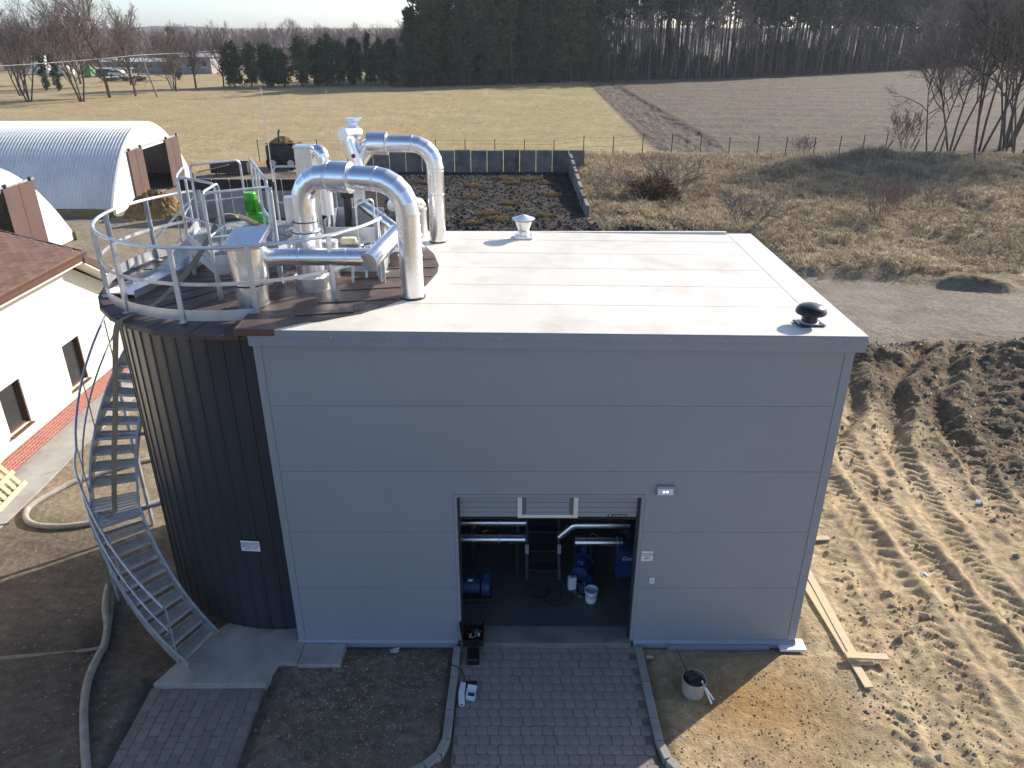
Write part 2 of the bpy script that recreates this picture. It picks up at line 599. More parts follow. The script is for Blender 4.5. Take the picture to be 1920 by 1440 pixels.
    # level beds under slabs, paving, buildings
    def flat(h, x0, x1, y0, y1, e, z):
        k = sstep(x0 - e, x0, x) * (1 - sstep(x1, x1 + e, x)) * sstep(y0 - e, y0, y) * (1 - sstep(y1, y1 + e, y))
        return h * (1 - k) + z * k
    h = flat(h, 2.60, 5.78, -9, .05, .12, -.07)
    h = flat(h, -2.2, -.2, -9, -.8, .1, -.07)
    h = flat(h, -3.4, 8.45, -.05, 5.6, .3, -.06)
    h = flat(h, -16, -8.0, -6, 12.5, .4, -.05)
    h = flat(h, -60, -17.5, 14, 45, 1.0, -.05)
    h = flat(h, -14, -7.5, 31.2, 32.2, .3, -.03)
    h = flat(h, -8, 9, 45.9, 46.6, .3, -.03)
    return h


def ground_color(x, y, h):
    n1, n2, n3 = fbm(x, y, 1.6, 4, 101), fbm(x, y, .5, 3, 102), fbm(x, y, 6, 3, 103)
    c = np.zeros(x.shape + (3,))

    def put(w, col):
        w = np.clip(w, 0, 1)[..., None]
        nonlocal c
        c = c * (1 - w) + np.array(col) * w
    c[:] = (.27, .215, .15)                                    # yard earth
    put(sstep(-.1, .5, n1) * .6, (.20, .16, .115))
    put(sstep(.1, .6, n3) * .5, (.32, .26, .185))
    # front left trodden earth
    front = (1 - sstep(2.4, 2.9, x)) * (1 - sstep(.5, 2.5, y + .35 * x))
    put(front * .85, (.15, .122, .095))
    put(front * sstep(.05, .45, n1) * .7, (.20, .17, .135))
    put(front * sstep(.15, .5, n3) * .6, (.095, .078, .062))
    # sand on the right
    sand = sstep(5.5, 5.8, x) * (1 - sstep(13, 14.5, y - .1 * (x - 14)))
    put(sand, (.43, .325, .195))
    put(sand * sstep(.0, .5, n1) * .7, (.345, .245, .135))
    put(sand * sstep(.1, .5, n2) * .35, (.28, .20, .12))
    wet = sand * np.exp(-(((x - 7.2) / 1.0) ** 2 + ((y + 1.2) / .7) ** 2))
    put(wet * (.9 + .4 * n1), (.33, .20, .085))
    darkp = sand * np.exp(-(((x - 6.4) / .5) ** 2 + ((y + .7) / .5) ** 2))
    put(darkp * .6, (.15, .11, .075))
    spoil = sand * sstep(12.8, 15.8, x + .35 * (y - 6) + n1) * sstep(1.5, 5, y)
    put(spoil * .9, (.19, .14, .09))
    put(spoil * sstep(0, .4, n2) * .5, (.15, .115, .078))
    # grey hardened track
    gp = sstep(12.6, 13.6, y - .06 * (x - 14) + .8 * n1) * (1 - sstep(20.4, 21.6, y + .32 * np.clip(x - 16, -2, 9) + .7 * n1)) * sstep(8.0, 10, x)
    put(gp, (.225, .19, .152))
    put(gp * sstep(.0, .5, n1 + .5 * n2) * .6, (.165, .138, .105))
    put(gp * sstep(.15, .5, n3) * .5, (.27, .225, .165))
    ed = sstep(19, 21, y) * (1 - sstep(26, 29, y + n1 * 2)) * sstep(8, 10, x) * (1 - sstep(14.3, 16.2, x + n1))
    put(ed * .9, (.16, .14, .12))
    # dry grass
    dg = sstep(20.6, 21.6, y + .32 * np.clip(x - 16, -2, 9) + .7 * n1) * (1 - sstep(52, 54, y + n1)) * sstep(7.7, 8.3, x) * (1 - ed)
    put(dg, (.40, .31, .19))
    put(dg * sstep(.0, .4, n1 + .6 * n2) * .7, (.225, .18, .12))
    put(dg * sstep(.2, .5, n3 + .4 * n1) * .7, (.145, .12, .085))
    put(dg * sstep(.15, .45, -n3 + .4 * n2) * .5, (.47, .37, .23))
    for gx, gy, r in ((19.5, 28.6, 1.8), (23.5, 28.3, 1.8), (26.5, 27, 1.5), (22.5, 19.2, .5)):
        put(dg * np.exp(-(((x - gx) / r) ** 2 + ((y - gy) / (r * .45)) ** 2)) * (.75 + .8 * n2), (.17, .18, .05))
    # black pad and mud behind the hall
    pad = sstep(28.5, 29.5, y + .6 * n1) * (1 - sstep(46.0, 46.1, y)) * sstep(-13.4, -12.6, x) * (1 - sstep(7.6, 7.7, x))
    mud = sstep(9, 16, y) * (1 - sstep(29.8, 31.2, y + n1)) * sstep(-6, -3, x) * (1 - sstep(12.5, 14, x - .12 * (30 - y) + n1))
    put(np.maximum(pad, mud) * .97, (.040, .034, .029))
    put(pad * sstep(.05, .5, n1) * .6, (.085, .075, .065))
    put(pad * sstep(42.5, 44.5, y + n1) * .9, (.03, .026, .024))
    # yard between the barns
    yd = (1 - sstep(-11, -8, x)) * sstep(13, 16, y) * (1 - sstep(44, 46, y))
    put(yd * .6, (.24, .20, .155))
    # meadow
    me = sstep(46.6, 47.4, y + .5 * n1) * (1 - sstep(-.1, .1, x - (15.6 + .02 * (y - 51))))
    me = np.maximum(me, sstep(45.2, 46.5, y + .3 * n1) * (1 - sstep(-14.5, -13.5, x)))
    me = me * (1 - dg)
    gr = sstep(-18, 16, x + .12 * (90 - y) * 0)
    put(me, (.36, .275, .145))
    put(me * gr * .8, (.285, .238, .105))
    put(me * sstep(.0, .5, n3 + .5 * n1) * .5, (.42, .325, .19))
    put(me * sstep(.15, .45, n1 + .3 * n3) * .30, (.26, .21, .105))
    pth = me * np.exp(-((y - (118 + (x + 50) * .32)) / 2.2) ** 2) * (1 - sstep(-40, -30, x))
    put(pth * .7, (.36, .29, .20))
    # ploughed land
    xs0, xs1 = 15.6 + .02 * (y - 51), 21.6 + .003 * (y - 51)
    pl = sstep(52.5, 54.5, y + n1) * sstep(-.1, .1, x - xs0)
    put(pl, (.205, .168, .127))
    fur = np.sin((y + .12 * x) * 1.0 + 1.0 * n3)
    put(pl * sstep(.0, .9, fur * .7 + n1) * .5, (.135, .108, .082))
    put(pl * sstep(.1, .5, n1) * .35, (.225, .188, .145))
    st = pl * (1 - sstep(-.1, .3, x - xs1))
    put(st * .8, (.165, .132, .105))
    put(st * sstep(.0, .4, n1) * .5, (.25, .205, .165))
    put(pl * np.exp(-((x - xs1 - .25) / .5) ** 2) * .95 * sstep(58, 64, y), (.085, .068, .055))
    put(np.exp(-((x - xs0 + .1) / .28) ** 2) * .6 * sstep(54, 58, y) * (1 - sstep(132, 140, y)), (.12, .098, .075))
    put(pl * np.exp(-((y - (117 + .30 * (x - 20))) / .55) ** 2) * .6 * sstep(24, 28, x), (.11, .09, .07))
    # woodland floor
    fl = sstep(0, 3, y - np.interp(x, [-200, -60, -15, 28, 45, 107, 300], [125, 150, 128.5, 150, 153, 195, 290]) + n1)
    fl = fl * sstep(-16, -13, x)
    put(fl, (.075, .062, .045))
    ow = sstep(160, 190, y) * (1 - sstep(-30, -14, x))
    put(ow * .7, (.22, .175, .13))
    rough = np.clip(pl * 1.0 * (1 - fl) + dg * .55 + me * .22 + spoil * .35 + pad * .3, 0, 1)
    return np.clip(c * (1 + .10 * n2[..., None]), .008, .9), rough


GRID = []


def make_ground():
    xs = np.concatenate([np.array(grow(-70.0, 3, 1.25, -5000))[::-1], lines([(-70, -32, 1.2), (-32, -10, .3), (-10, 8.3, .1), (8.3, 14.8, .045), (14.8, 23, .08), (23, 46, .28), (46, 130, 1.2)]), np.array(grow(130.0, 3, 1.25, 5000))])
    ys = np.concatenate([np.array(grow(-4.5, 1.5, 1.5, -400))[::-1], lines([(-4.5, -3, .2), (-3, 9.5, .045), (9.5, 18, .085), (18, 60, .22), (60, 205, .9)]), np.array(grow(205.0, 4, 1.25, 6000))])
    X, Y = np.meshgrid(xs, ys)
    H = ground_height(X, Y)
    far = sstep(150, 400, np.hypot(X, Y))
    H = H * (1 - far)
    GRID.extend([xs, ys, H])
    Cc, Rg = ground_color(X, Y, H)
    nx, ny = len(xs), len(ys)
    co = np.stack([X, Y, H], -1).reshape(-1, 3).astype(np.float32)
    i = (np.arange(ny - 1)[:, None] * nx + np.arange(nx - 1)[None, :]).ravel()
    q = np.stack([i, i + 1, i + 1 + nx, i + nx], 1).ravel().astype(np.int32)
    me = bpy.data.meshes.new('ground')
    me.vertices.add(len(co))
    me.vertices.foreach_set('co', co.ravel())
    nf = len(q) // 4
    me.loops.add(len(q))
    me.loops.foreach_set('vertex_index', q)
    me.polygons.add(nf)
    me.polygons.foreach_set('loop_start', np.arange(0, nf * 4, 4, dtype=np.int32))
    me.polygons.foreach_set('loop_total', np.full(nf, 4, dtype=np.int32))
    me.polygons.foreach_set('use_smooth', np.ones(nf, dtype=bool))
    a = me.color_attributes.new('soil', 'FLOAT_COLOR', 'POINT')
    a.data.foreach_set('color', np.concatenate([Cc.reshape(-1, 3), Rg.reshape(-1, 1)], 1).astype(np.float32).ravel())
    me.update(calc_edges=True)
    m = bpy.data.materials.new('ground_soil')
    m.use_nodes = True
    N, L = m.node_tree.nodes, m.node_tree.links
    b = N['Principled BSDF']
    b.inputs['Roughness'].default_value = .95
    b.inputs['Specular IOR Level'].default_value = .2
    at = N.new('ShaderNodeAttribute')
    at.attribute_name = 'soil'
    tc = N.new('ShaderNodeTexCoord')
    n = N.new('ShaderNodeTexNoise')
    n.inputs['Scale'].default_value = 7
    n.inputs['Detail'].default_value = 9
    n.inputs['Roughness'].default_value = .72
    L.new(tc.outputs['Object'], n.inputs['Vector'])
    n2 = N.new('ShaderNodeTexNoise')
    n2.inputs['Scale'].default_value = .9
    n2.inputs['Detail'].default_value = 10
    n2.inputs['Roughness'].default_value = .75
    L.new(tc.outputs['Object'], n2.inputs['Vector'])
    r1 = N.new('ShaderNodeMapRange')
    for k, v in (('From Min', .3), ('From Max', .7), ('To Min', .62), ('To Max', 1.38)):
        r1.inputs[k].default_value = v
    L.new(n.outputs['Fac'], r1.inputs['Value'])
    r2 = N.new('ShaderNodeMapRange')
    for k, v in (('From Min', .3), ('From Max', .7), ('To Min', .78), ('To Max', 1.22)):
        r2.inputs[k].default_value = v
    L.new(n2.outputs['Fac'], r2.inputs['Value'])
    n3 = N.new('ShaderNodeTexNoise')
    n3.inputs['Scale'].default_value = .22
    n3.inputs['Detail'].default_value = 12
    n3.inputs['Roughness'].default_value = .8
    L.new(tc.outputs['Object'], n3.inputs['Vector'])
    r3 = N.new('ShaderNodeMapRange')
    for k, v in (('From Min', .35), ('From Max', .65), ('To Min', .84), ('To Max', 1.14)):
        r3.inputs[k].default_value = v
    L.new(n3.outputs['Fac'], r3.inputs['Value'])
    m0 = N.new('ShaderNodeMath')
    m0.operation = 'MULTIPLY'
    L.new(r2.outputs[0], m0.inputs[0])
    L.new(r3.outputs[0], m0.inputs[1])
    mu = N.new('ShaderNodeMath')
    mu.operation = 'MULTIPLY'
    L.new(r1.outputs[0], mu.inputs[0])
    L.new(m0.outputs[0], mu.inputs[1])
    sm = N.new('ShaderNodeVectorMath')
    sm.operation = 'SCALE'
    L.new(at.outputs['Color'], sm.inputs[0])
    L.new(mu.outputs[0], sm.inputs['Scale'])
    L.new(sm.outputs[0], b.inputs['Base Color'])
    bp = N.new('ShaderNodeBump')
    bp.inputs['Distance'].default_value = .03
    bp.inputs['Strength'].default_value = .8
    L.new(n.outputs['Fac'], bp.inputs['Height'])
    bp2 = N.new('ShaderNodeBump')
    bp2.inputs['Distance'].default_value = .16
    bp2.inputs['Strength'].default_value = .7
    L.new(n2.outputs['Fac'], bp2.inputs['Height'])
    L.new(bp.outputs[0], bp2.inputs['Normal'])
    n4 = N.new('ShaderNodeTexNoise')
    n4.inputs['Scale'].default_value = 1.7
    n4.inputs['Detail'].default_value = 9
    n4.inputs['Roughness'].default_value = .7
    L.new(tc.outputs['Object'], n4.inputs['Vector'])
    md = N.new('ShaderNodeMath')
    md.operation = 'MULTIPLY'
    md.inputs[1].default_value = .75
    L.new(at.outputs['Alpha'], md.inputs[0])
    bp3 = N.new('ShaderNodeBump')
    bp3.inputs['Strength'].default_value = 1.0
    L.new(md.outputs[0], bp3.inputs['Distance'])
    L.new(n4.outputs['Fac'], bp3.inputs['Height'])
    L.new(bp2.outputs[0], bp3.inputs['Normal'])
    L.new(bp3.outputs[0], b.inputs['Normal'])
    me.materials.append(m)
    o = bpy.data.objects.new('ground', me)
    COL.objects.link(o)
    return tag(o, kind='structure', label='earth, meadow and ploughed land reaching to the horizon')


make_ground()


def gz(x, y):
    xs, ys, H = GRID
    j = min(max(int(np.searchsorted(xs, x)) - 1, 0), len(xs) - 2)
    i = min(max(int(np.searchsorted(ys, y)) - 1, 0), len(ys) - 2)
    u, v = (x - xs[j]) / (xs[j + 1] - xs[j]), (y - ys[i]) / (ys[i + 1] - ys[i])
    return float((H[i, j] * (1 - u) + H[i, j + 1] * u) * (1 - v) + (H[i + 1, j] * (1 - u) + H[i + 1, j + 1] * u) * v)


# low wooded rise on the horizon
def hill():
    m = MB()
    xs = np.linspace(-700, -260, 45)
    prof = [max(0, 11 * math.exp(-((x + 480) / 95) ** 2) + 4 * math.exp(-((x + 590) / 60) ** 2) + rng.uniform(-1.2, 1.2) - .5) for x in xs]
    vs = []
    for x, p in zip(xs, prof):
        vs += [(x, 1150, -1), (x, 1200, p * .8), (x, 1240, p), (x, 1400, -1)]
    fs = []
    for i in range(len(xs) - 1):
        for j in range(3):
            a = i * 4 + j
            fs.append((a, a + 4, a + 5, a + 1))
    m.add(vs, fs)
    o = m.build('hill', 'undergrowth', None, True)
    tag(o, 'low dark wooded hill on the left horizon', None, None, 'structure')


hill()

# ------------------------------------------------------------------ paving and kerbs
def paving():
    d = MB().box(2.72, 5.66, -5.5, .0, -.12, -.010).build('driveway', 'joint_sand')
    tag(d, 'block paved driveway running up to the hall door', None, None, 'structure')
    s = MB()
    w, l, b = .158, .160, .022                                   # octagon-like setts
    s.prism([(-w / 2 + b, -l / 2), (w / 2 - b, -l / 2), (w / 2, -l / 2 + b), (w / 2, l / 2 - b), (w / 2 - b, l / 2), (-w / 2 + b, l / 2), (-w / 2, l / 2 - b), (-w / 2, -l / 2 + b)], -.06, .0)
    proto = s.build('paver', 'paver', d, bevel=.006)
    rest = MB()
    y, row, first = -.09, 0, True
    while y > -5.3:
        off = (row % 2) * .08
        x = 2.82 + off * .5
        while x < 5.60:
            z = .003 + rng.uniform(-.006, .004)
            if y > -2.55:
                o = proto if first else proto.copy()
                if not first: COL.objects.link(o)
                first = False
                o.location = (x + rng.uniform(-.004, .004), y + rng.uniform(-.004, .004), z)
                o.rotation_euler = (rng.uniform(-.02, .02), rng.uniform(-.02, .02), rng.uniform(-.03, .03))
            else:
                rest.box(x - .074, x + .074, y - .074, y + .074, -.06, z)
            x += .162
        y -= .164
        row += 1
    tag(rest.build('paver_field', 'paver', d), None, None, None, 'stuff')
    # path with zigzag blocks
    p = MB().box(-2.1, -.32, -5.5, -.93, -.12, -.012).build('path', 'joint_sand')
    tag(p, 'grey block paved path leading to the spiral stair', None, None, 'structure')
    s = MB()
    hw, hl, k = .079, .1095, .012
    s.prism([(-hw + k, -hl), (hw - k, -hl), (hw, -hl + .04), (hw, -.03), (hw - k, 0), (hw, .03), (hw, hl - .04), (hw - k, hl), (-hw + k, hl), (-hw, hl - .04), (-hw, .03), (-hw - k * .0 + k, 0), (-hw, -.03), (-hw, -hl + .04)], -.06, 0)
    proto = s.build('paver', 'paver_grey', p, bevel=.005)
    rest = MB()
    first = True
    x, cn = -2.02, 0
    while x < -.38:
        y = -1.06 - (cn % 2) * .11
        while y > -5.3:
            z = .0 + rng.uniform(-.006, .005)
            if y > -2.6:
                o = proto if first else proto.copy()
                if not first: COL.objects.link(o)
                first = False
                o.location = (x, y, z)
                o.rotation_euler = (rng.uniform(-.02, .02), rng.uniform(-.02, .02), rng.uniform(-.03, .03))
            else:
                rest.box(x - hw, x + hw, y - hl, y + hl, -.06, z)
            y -= .222
        x += .160
        cn += 1
    tag(rest.build('paver_field', 'paver_grey', p), None, None, None, 'stuff')

    def kerb(pts, label):
        k = thing('kerb', label, 'kerb', (pts[0][0], pts[0][1], 0))
        for (x0, y0), (x1, y1) in zip(pts[:-1], pts[1:]):
            d = Vector((x1 - x0, y1 - y0, 0))
            g = d.normalized() * .005
            m = MB().bar(Vector((x0, y0, -.03)) + g, Vector((x1, y1, -.03)) - g, .12, .20)
            m.build('kerb_stone', 'kerb', k, bevel=.012)
    kerb([(2.67, -.10), (2.66, -.75), (2.64, -1.40), (2.63, -1.92), (2.54, -2.17), (2.36, -2.36), (2.10, -2.50), (1.5, -2.7), (.6, -2.85)], 'pale concrete kerb left of the driveway, curving away to the left')
    kerb([(5.70, -.10), (5.71, -.85), (5.72, -1.55), (5.73, -1.95), (5.80, -2.25), (5.95, -2.45), (6.2, -2.6), (6.9, -2.8), (7.8, -2.9)], 'concrete kerb right of the driveway, its near end in sunlight')


paving()

# concrete landing slabs at the stair foot
t = MB().prism([(-2.06, -.95), (-.30, -.93), (-.22, -.50), (.10, -.50), (.10, .30), (-1.2, .55), (-1.62, .05)], -.1, .095).build('stair_slab', 'concrete', None, bevel=.012)
tag(t, 'concrete slab under the foot of the spiral stair', 'slab')
t = MB().box(.104, .80, -.53, -.06, -.1, .085).build('concrete_step', 'concrete', None, bevel=.012)
tag(t, 'short concrete strip along the hall wall beside the tank', 'slab')

# ------------------------------------------------------------------ the hall
BW, BD = 8.33, 5.5
DX0, DX1, DZ = 2.74, 5.56, 2.96


def eave(x): return 5.485 - .0108 * x
def roofz(x): return 5.715 - .0108 * x


hall = thing('plant_hall', 'grey sandwich panel hall with white flat roof and open roller door', 'building', (4.1, 2.7, 0))


def build_hall():
    # dark core just behind the panels, so joints read as recessed
    core = MB()
    core.prism([(.03, .1), (DX0 - .01, .1), (DX0 - .01, DZ + .01), (DX1 + .01, DZ + .01), (DX1 + .01, .1), (BW - .03, .1), (BW - .03, eave(BW) - .02), (.03, eave(0) - .02)], .006, .1, 'y')
    core.box(BW - .11, BW - .012, .1, BD - .1, .1, eave(BW) - .02)
    core.box(.03, BW - .012, BD - .1, BD - .012, .1, eave(BW) - .02)
    core.build('wall_core', 'panel_grey', hall)
    zs = [.12 + 1.1 * i for i in range(6)]
    g = .0022
    for i in range(5):
        z0, z1 = zs[i] + g, zs[i + 1] - g
        if i == 4:
            polys = [[(.115, z0), (BW - .13, z0), (BW - .13, eave(BW) + .05), (.115, eave(0) + .05)]]
        elif z1 < DZ:
            polys = [[(.115, z0), (DX0 - .055, z0), (DX0 - .055, z1), (.115, z1)], [(DX1 + .055, z0), (BW - .13, z0), (BW - .13, z1), (DX1 + .055, z1)]]
        elif z0 < DZ:
            polys = [[(.115, z0), (DX0 - .055, z0), (DX0 - .055, DZ + .055), (DX1 + .055, DZ + .055), (DX1 + .055, z0), (BW - .13, z0), (BW - .13, z1), (.115, z1)]]
        else:
            polys = [[(.115, z0), (BW - .13, z0), (BW - .13, z1), (.115, z1)]]
        for p in polys:
            MB().prism(p, -.006, .005, 'y').build('wall_panel', 'panel_grey', hall, bevel=.0025)
        MB().box(BW - .011, BW + .0, .13, BD - .1, z0, min(z1, eave(BW))).build('wall_panel', 'panel_grey', hall)
        MB().box(.1, BW - .1, BD - .011, BD, z0, min(z1, eave(BW))).build('wall_panel', 'panel_grey', hall)
    # corner flashings
    MB().box(0, .112, -.013, .005, .1, eave(0)).build('corner_flashing', 'panel_grey', hall, bevel=.003)
    c = MB().box(BW - .127, BW + .008, -.013, .004, .1, eave(BW))
    c.box(BW + .001, BW + .008, .004, .125, .1, eave(BW))
    c.build('corner_flashing', 'panel_grey', hall, bevel=.003)
    # door reveal
    MB().box(DX0 - .052, DX0, -.012, .2, .1, DZ).build('door_jamb', 'panel_grey', hall, bevel=.003)
    MB().box(DX1, DX1 + .052, -.012, .2, .1, DZ).build('door_jamb', 'panel_grey', hall, bevel=.003)
    MB().box(DX0 - .052, DX1 + .052, -.013, .2, DZ + .002, DZ + .052).build('door_lintel', 'panel_grey', hall, bevel=.003)
    MB().box(DX1 - .035, DX1 - .003, .06, .16, .1, DZ - .002).build('door_track', 'dark_steel', hall)
    MB().box(DX0 + .003, DX0 + .03, .06, .16, .1, DZ - .002).build('door_track', 'dark_steel', hall)
    # sill flashing
    for x0, x1 in ((-.01, DX0 - .06), (DX1 + .06, BW + .012)):
        s = MB()
        s.prism([(.004, .125), (-.016, .125), (-.05, .085), (-.05, -.02), (.004, -.02)], x0, x1, 'x')
        s.build('base_flashing', 'trim_blue_grey', hall, bevel=.003)
    MB().box(6.2, 7.9, -.085, -.054, -.04, .062).build('base_flashing', 'trim_blue_grey', hall)
    # metal foot at the right corner
    f = MB().box(8.06, 8.50, -.16, .10, .0, .05)
    f.build('corner_foot', 'white_paint', hall, bevel=.006)
    # fascia (falls a little to the right)
    def sl(y0, y1, a, b, name, mt, x0=-.02, x1=BW + .1):
        vs = []
        for x in (x0, x1):
            vs += [(x, y0, a(x)), (x, y1, a(x)), (x, y1, b(x)), (x, y0, b(x))]
        m = MB().add(vs, [(0, 1, 2, 3), (4, 7, 6, 5), (0, 4, 5, 1), (1, 5, 6, 2), (2, 6, 7, 3), (3, 7, 4, 0)])
        return m.build(name, mt, hall, bevel=.004)
    sl(-.105, -.015, lambda x: eave(x), lambda x: eave(x) + .125, 'fascia', 'trim_blue_grey')
    sl(-.118, -.02, lambda x: eave(x) + .127, lambda x: roofz(x) + .004, 'fascia', 'trim_blue_grey')
    sl(-.112, .20, lambda x: roofz(x) + .006, lambda x: roofz(x) + .014, 'roof_flashing', 'roof_white')
    for i in range(11):
        x = .35 + i * .77
        MB().cyl((x, -.119, eave(x) + .155), (x, -.126, eave(x) + .155), .009, n=8).build('screw', 'galvanised', hall)
    for x, n in ((.055, 9), (BW - .10, 9)):
        for k in range(n):
            z = .4 + k * .58
            MB().cyl((x, -.013, z), (x, -.019, z), .008, n=8).build('screw', 'galvanised', hall)
    # roof sheets running left to right with raised seams
    ys = [.205, 1.1, 2.05, 3.0, 3.95, 4.9, BD + .02]
    for a, b in zip(ys[:-1], ys[1:]):
        x0, x1 = .05, BW - .391
        m = MB()
        vs = []
        for x in (x0, x1):
            vs += [(x, a + .001, roofz(x) - .12), (x, b - .001, roofz(x) - .12), (x, b - .001, roofz(x)), (x, a + .001, roofz(x))]
        m.add(vs, [(0, 1, 2, 3), (4, 7, 6, 5), (0, 4, 5, 1), (1, 5, 6, 2), (2, 6, 7, 3), (3, 7, 4, 0)])
        sh = m.build('roof_sheet', 'roof_white', hall)
        if b < BD:
            vs = []
            for x in (x0, x1):
                vs += [(x, b - .02, roofz(x) + .001), (x, b + .02, roofz(x) + .001), (x, b + .016, roofz(x) + .005), (x, b - .004, roofz(x) + .005)]
            MB().add(vs, [(0, 1, 2, 3), (4, 7, 6, 5), (0, 4, 5, 1), (1, 5, 6, 2), (2, 6, 7, 3), (3, 7, 4, 0)]).build('seam', 'roof_white', sh)
    vg = MB()
    vg.prism([(BW - .39, .205), (BW + .10, .205), (BW + .10, BD + .06), (BW - .39, BD + .06)], roofz(BW) - .1, roofz(BW) + .009)
    vg.build('verge_flashing', 'roof_white', hall, bevel=.006)
    MB().box(BW + .015, BW + .10, -.02, BD + .06, eave(BW), roofz(BW) - .105).build('fascia', 'trim_blue_grey', hall)
    bk = MB()
    bk.box(.2, BW - .40, BD + .022, BD + .10, roofz(BW) - .2, roofz(BW) + .05)
    bk.build('back_flashing', 'roof_white', hall, bevel=.004)
    MB().box(BW + .09, BW + .22, .12, .30, 5.40, 5.49).build('gutter_end', 'trim_blue_grey', hall)
    # inside shell
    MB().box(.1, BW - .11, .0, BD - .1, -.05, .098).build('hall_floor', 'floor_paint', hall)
    MB().box(DX0 - .02, DX1 + .02, -.07, .33, -.04, .104).build('threshold', 'concrete_dark', hall, bevel=.008)
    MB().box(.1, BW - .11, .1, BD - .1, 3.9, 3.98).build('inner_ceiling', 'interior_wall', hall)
    # roller door: slats drawn down a little
    rd = thing('roller_door', 'grey slatted roller door, mostly raised, with a pale frame in its middle', 'door', (4.15, .12, 2.5))
    for k in range(6):
        z = 2.53 + k * .09
        for x0, x1 in ((DX0 + .032, 3.665), (3.80, 4.475), (4.61, DX1 - .037)):
            MB().box(x0, x1, .10, .125, z + .003, z + .087).build('slat', 'panel_grey', rd, bevel=.003)
    fr = MB().box(3.668, 3.74, .085, .13, 2.52, 3.05)
    fr.box(4.535, 4.607, .085, .13, 2.52, 3.05)
    fr.box(3.741, 4.534, .088, .13, 2.52, 2.575)
    fr.build('wicket_frame', 'soffit', rd, bevel=.004)
    fr = MB().box(3.742, 3.797, .095, .13, 2.578, 3.05).box(4.478, 4.533, .095, .13, 2.578, 3.05)
    fr.build('inner_frame', 'interior_wall', rd)
    MB().box(DX0 + .032, DX1 - .037, .098, .13, 2.49, 2.518).build('rubber_seal', 'black_rubber', rd)
    lb = MB().box(5.07, 5.37, .094, .0985, 2.545, 2.585).build('maker_label', 'black_plastic', rd)
    lg = MB().prism([(5.085, 2.578), (5.10, 2.578), (5.11, 2.562), (5.12, 2.578), (5.135, 2.578), (5.11, 2.55)], .0905, .0935, 'y').build('emblem', 'white_paint', rd)
    text_mesh('lettering', ['WIŚNIOWSKI'], .032, Matrix.Translation((5.255, .0925, 2.562)) @ Matrix.Rotation(math.pi / 2, 4, 'X'), 'white_paint', rd)


build_hall()

# wall fixtures
l = thing('emergency_lamp', 'lit white emergency lamp on the grey wall right of the door', 'lamp', (5.9, -.03, 3.1))
MB().box(5.765, 6.035, -.058, -.007, 3.03, 3.19).build('housing', 'lamp_body', l, bevel=.006)
MB().box(5.785, 6.015, -.064, -.059, 3.045, 3.15).build('diffuser', 'white_plastic', l)
for x in (5.875, 5.925):
    MB().cyl((x, -.065, 3.10), (x, -.068, 3.10), .014, n=12).build('led', 'lamp_lit', l)
s = thing('wall_sign', 'small white sign with four text lines right of the door', 'sign', (5.72, -.01, 1.86))
MB().box(5.63, 5.815, -.012, -.0065, 1.77, 1.955).build('plate', 'sign_white', s)
text_mesh('lettering', ['ZAGROŻENIE', 'WYBUCHEM', 'GAZU', 'STREFA 2'], .033, Matrix.Translation((5.722, -.0135, 1.862)) @ Matrix.Rotation(math.pi / 2, 4, 'X'), 'ink', s)
b = thing('door_switch', 'small white door switch low on the wall right of the door', 'switch', (5.83, -.02, 1.4))
MB().box(5.79, 5.87, -.05, -.0065, 1.345, 1.455).build('switch_box', 'white_plastic', b, bevel=.006)
MB().cyl((5.83, -.05, 1.41), (5.83, -.06, 1.41), .014, n=12).build('button', 'lamp_body', b)

# ------------------------------------------------------------------ roof vents on the hall
v = thing('roof_vent', 'silver conical roof vent with pointed cap near the far roof edge', 'roof vent', (3.80, 5.05, roofz(3.8)))
z0 = roofz(3.8)
MB().obox((3.80, 5.05, z0 + .03), (.36, .30, .05), 0).build('base_plate', 'aluminium_dull', v, bevel=.004)
MB().lathe([(.115, .05), (.115, .14), (.12, .145)], (3.80, 5.05, z0), 24).build('collar', 'aluminium_dull', v, True)
MB().lathe([(.10, .145), (.165, .31), (.165, .34), (.0, .34)], (3.80, 5.05, z0), 24).build('cone', 'aluminium_dull', v, True)
MB().lathe([(.0, .375), (.225, .375), (.225, .385), (.0, .47)], (3.80, 5.05, z0), 24).build('cap', 'aluminium_dull', v, True)
for a in (30, 150, 270):
    p = polar((3.80, 5.05), .15, a, z0 + .34)
    MB().bar(p, p + Vector((0, 0, .04)), .015, .01).build('bracket', 'aluminium_dull', v)
v = thing('mushroom_vent', 'black domed mushroom vent at the near right roof corner', 'roof vent', (7.78, .36, roofz(7.78)))
z0 = roofz(7.78)
MB().obox((7.78, .36, z0 + .022), (.36, .28, .02), .15).build('base_plate', 'black_plastic', v, bevel=.003)
MB().lathe([(.115, .03), (.105, .16)], (7.78, .36, z0), 28).build('stem', 'black_plastic', v, True)
MB().lathe([(.125, .034), (.128, .045), (.118, .055)], (7.78, .36, z0), 28).build('collar_ring', 'galvanised_bright', v, True)
MB().lathe([(.10, .165), (.205, .175), (.212, .19), (.20, .235), (.165, .275), (.10, .30), (.0, .31)], (7.78, .36, z0), 32).build('dome', 'black_plastic', v, True)

# ------------------------------------------------------------------ the tank
TC = (-.45, 2.75)
tank = thing('digester_tank', 'dark anthracite clad round tank with brown roof beside the hall', 'tank', (TC[0], TC[1], 0))


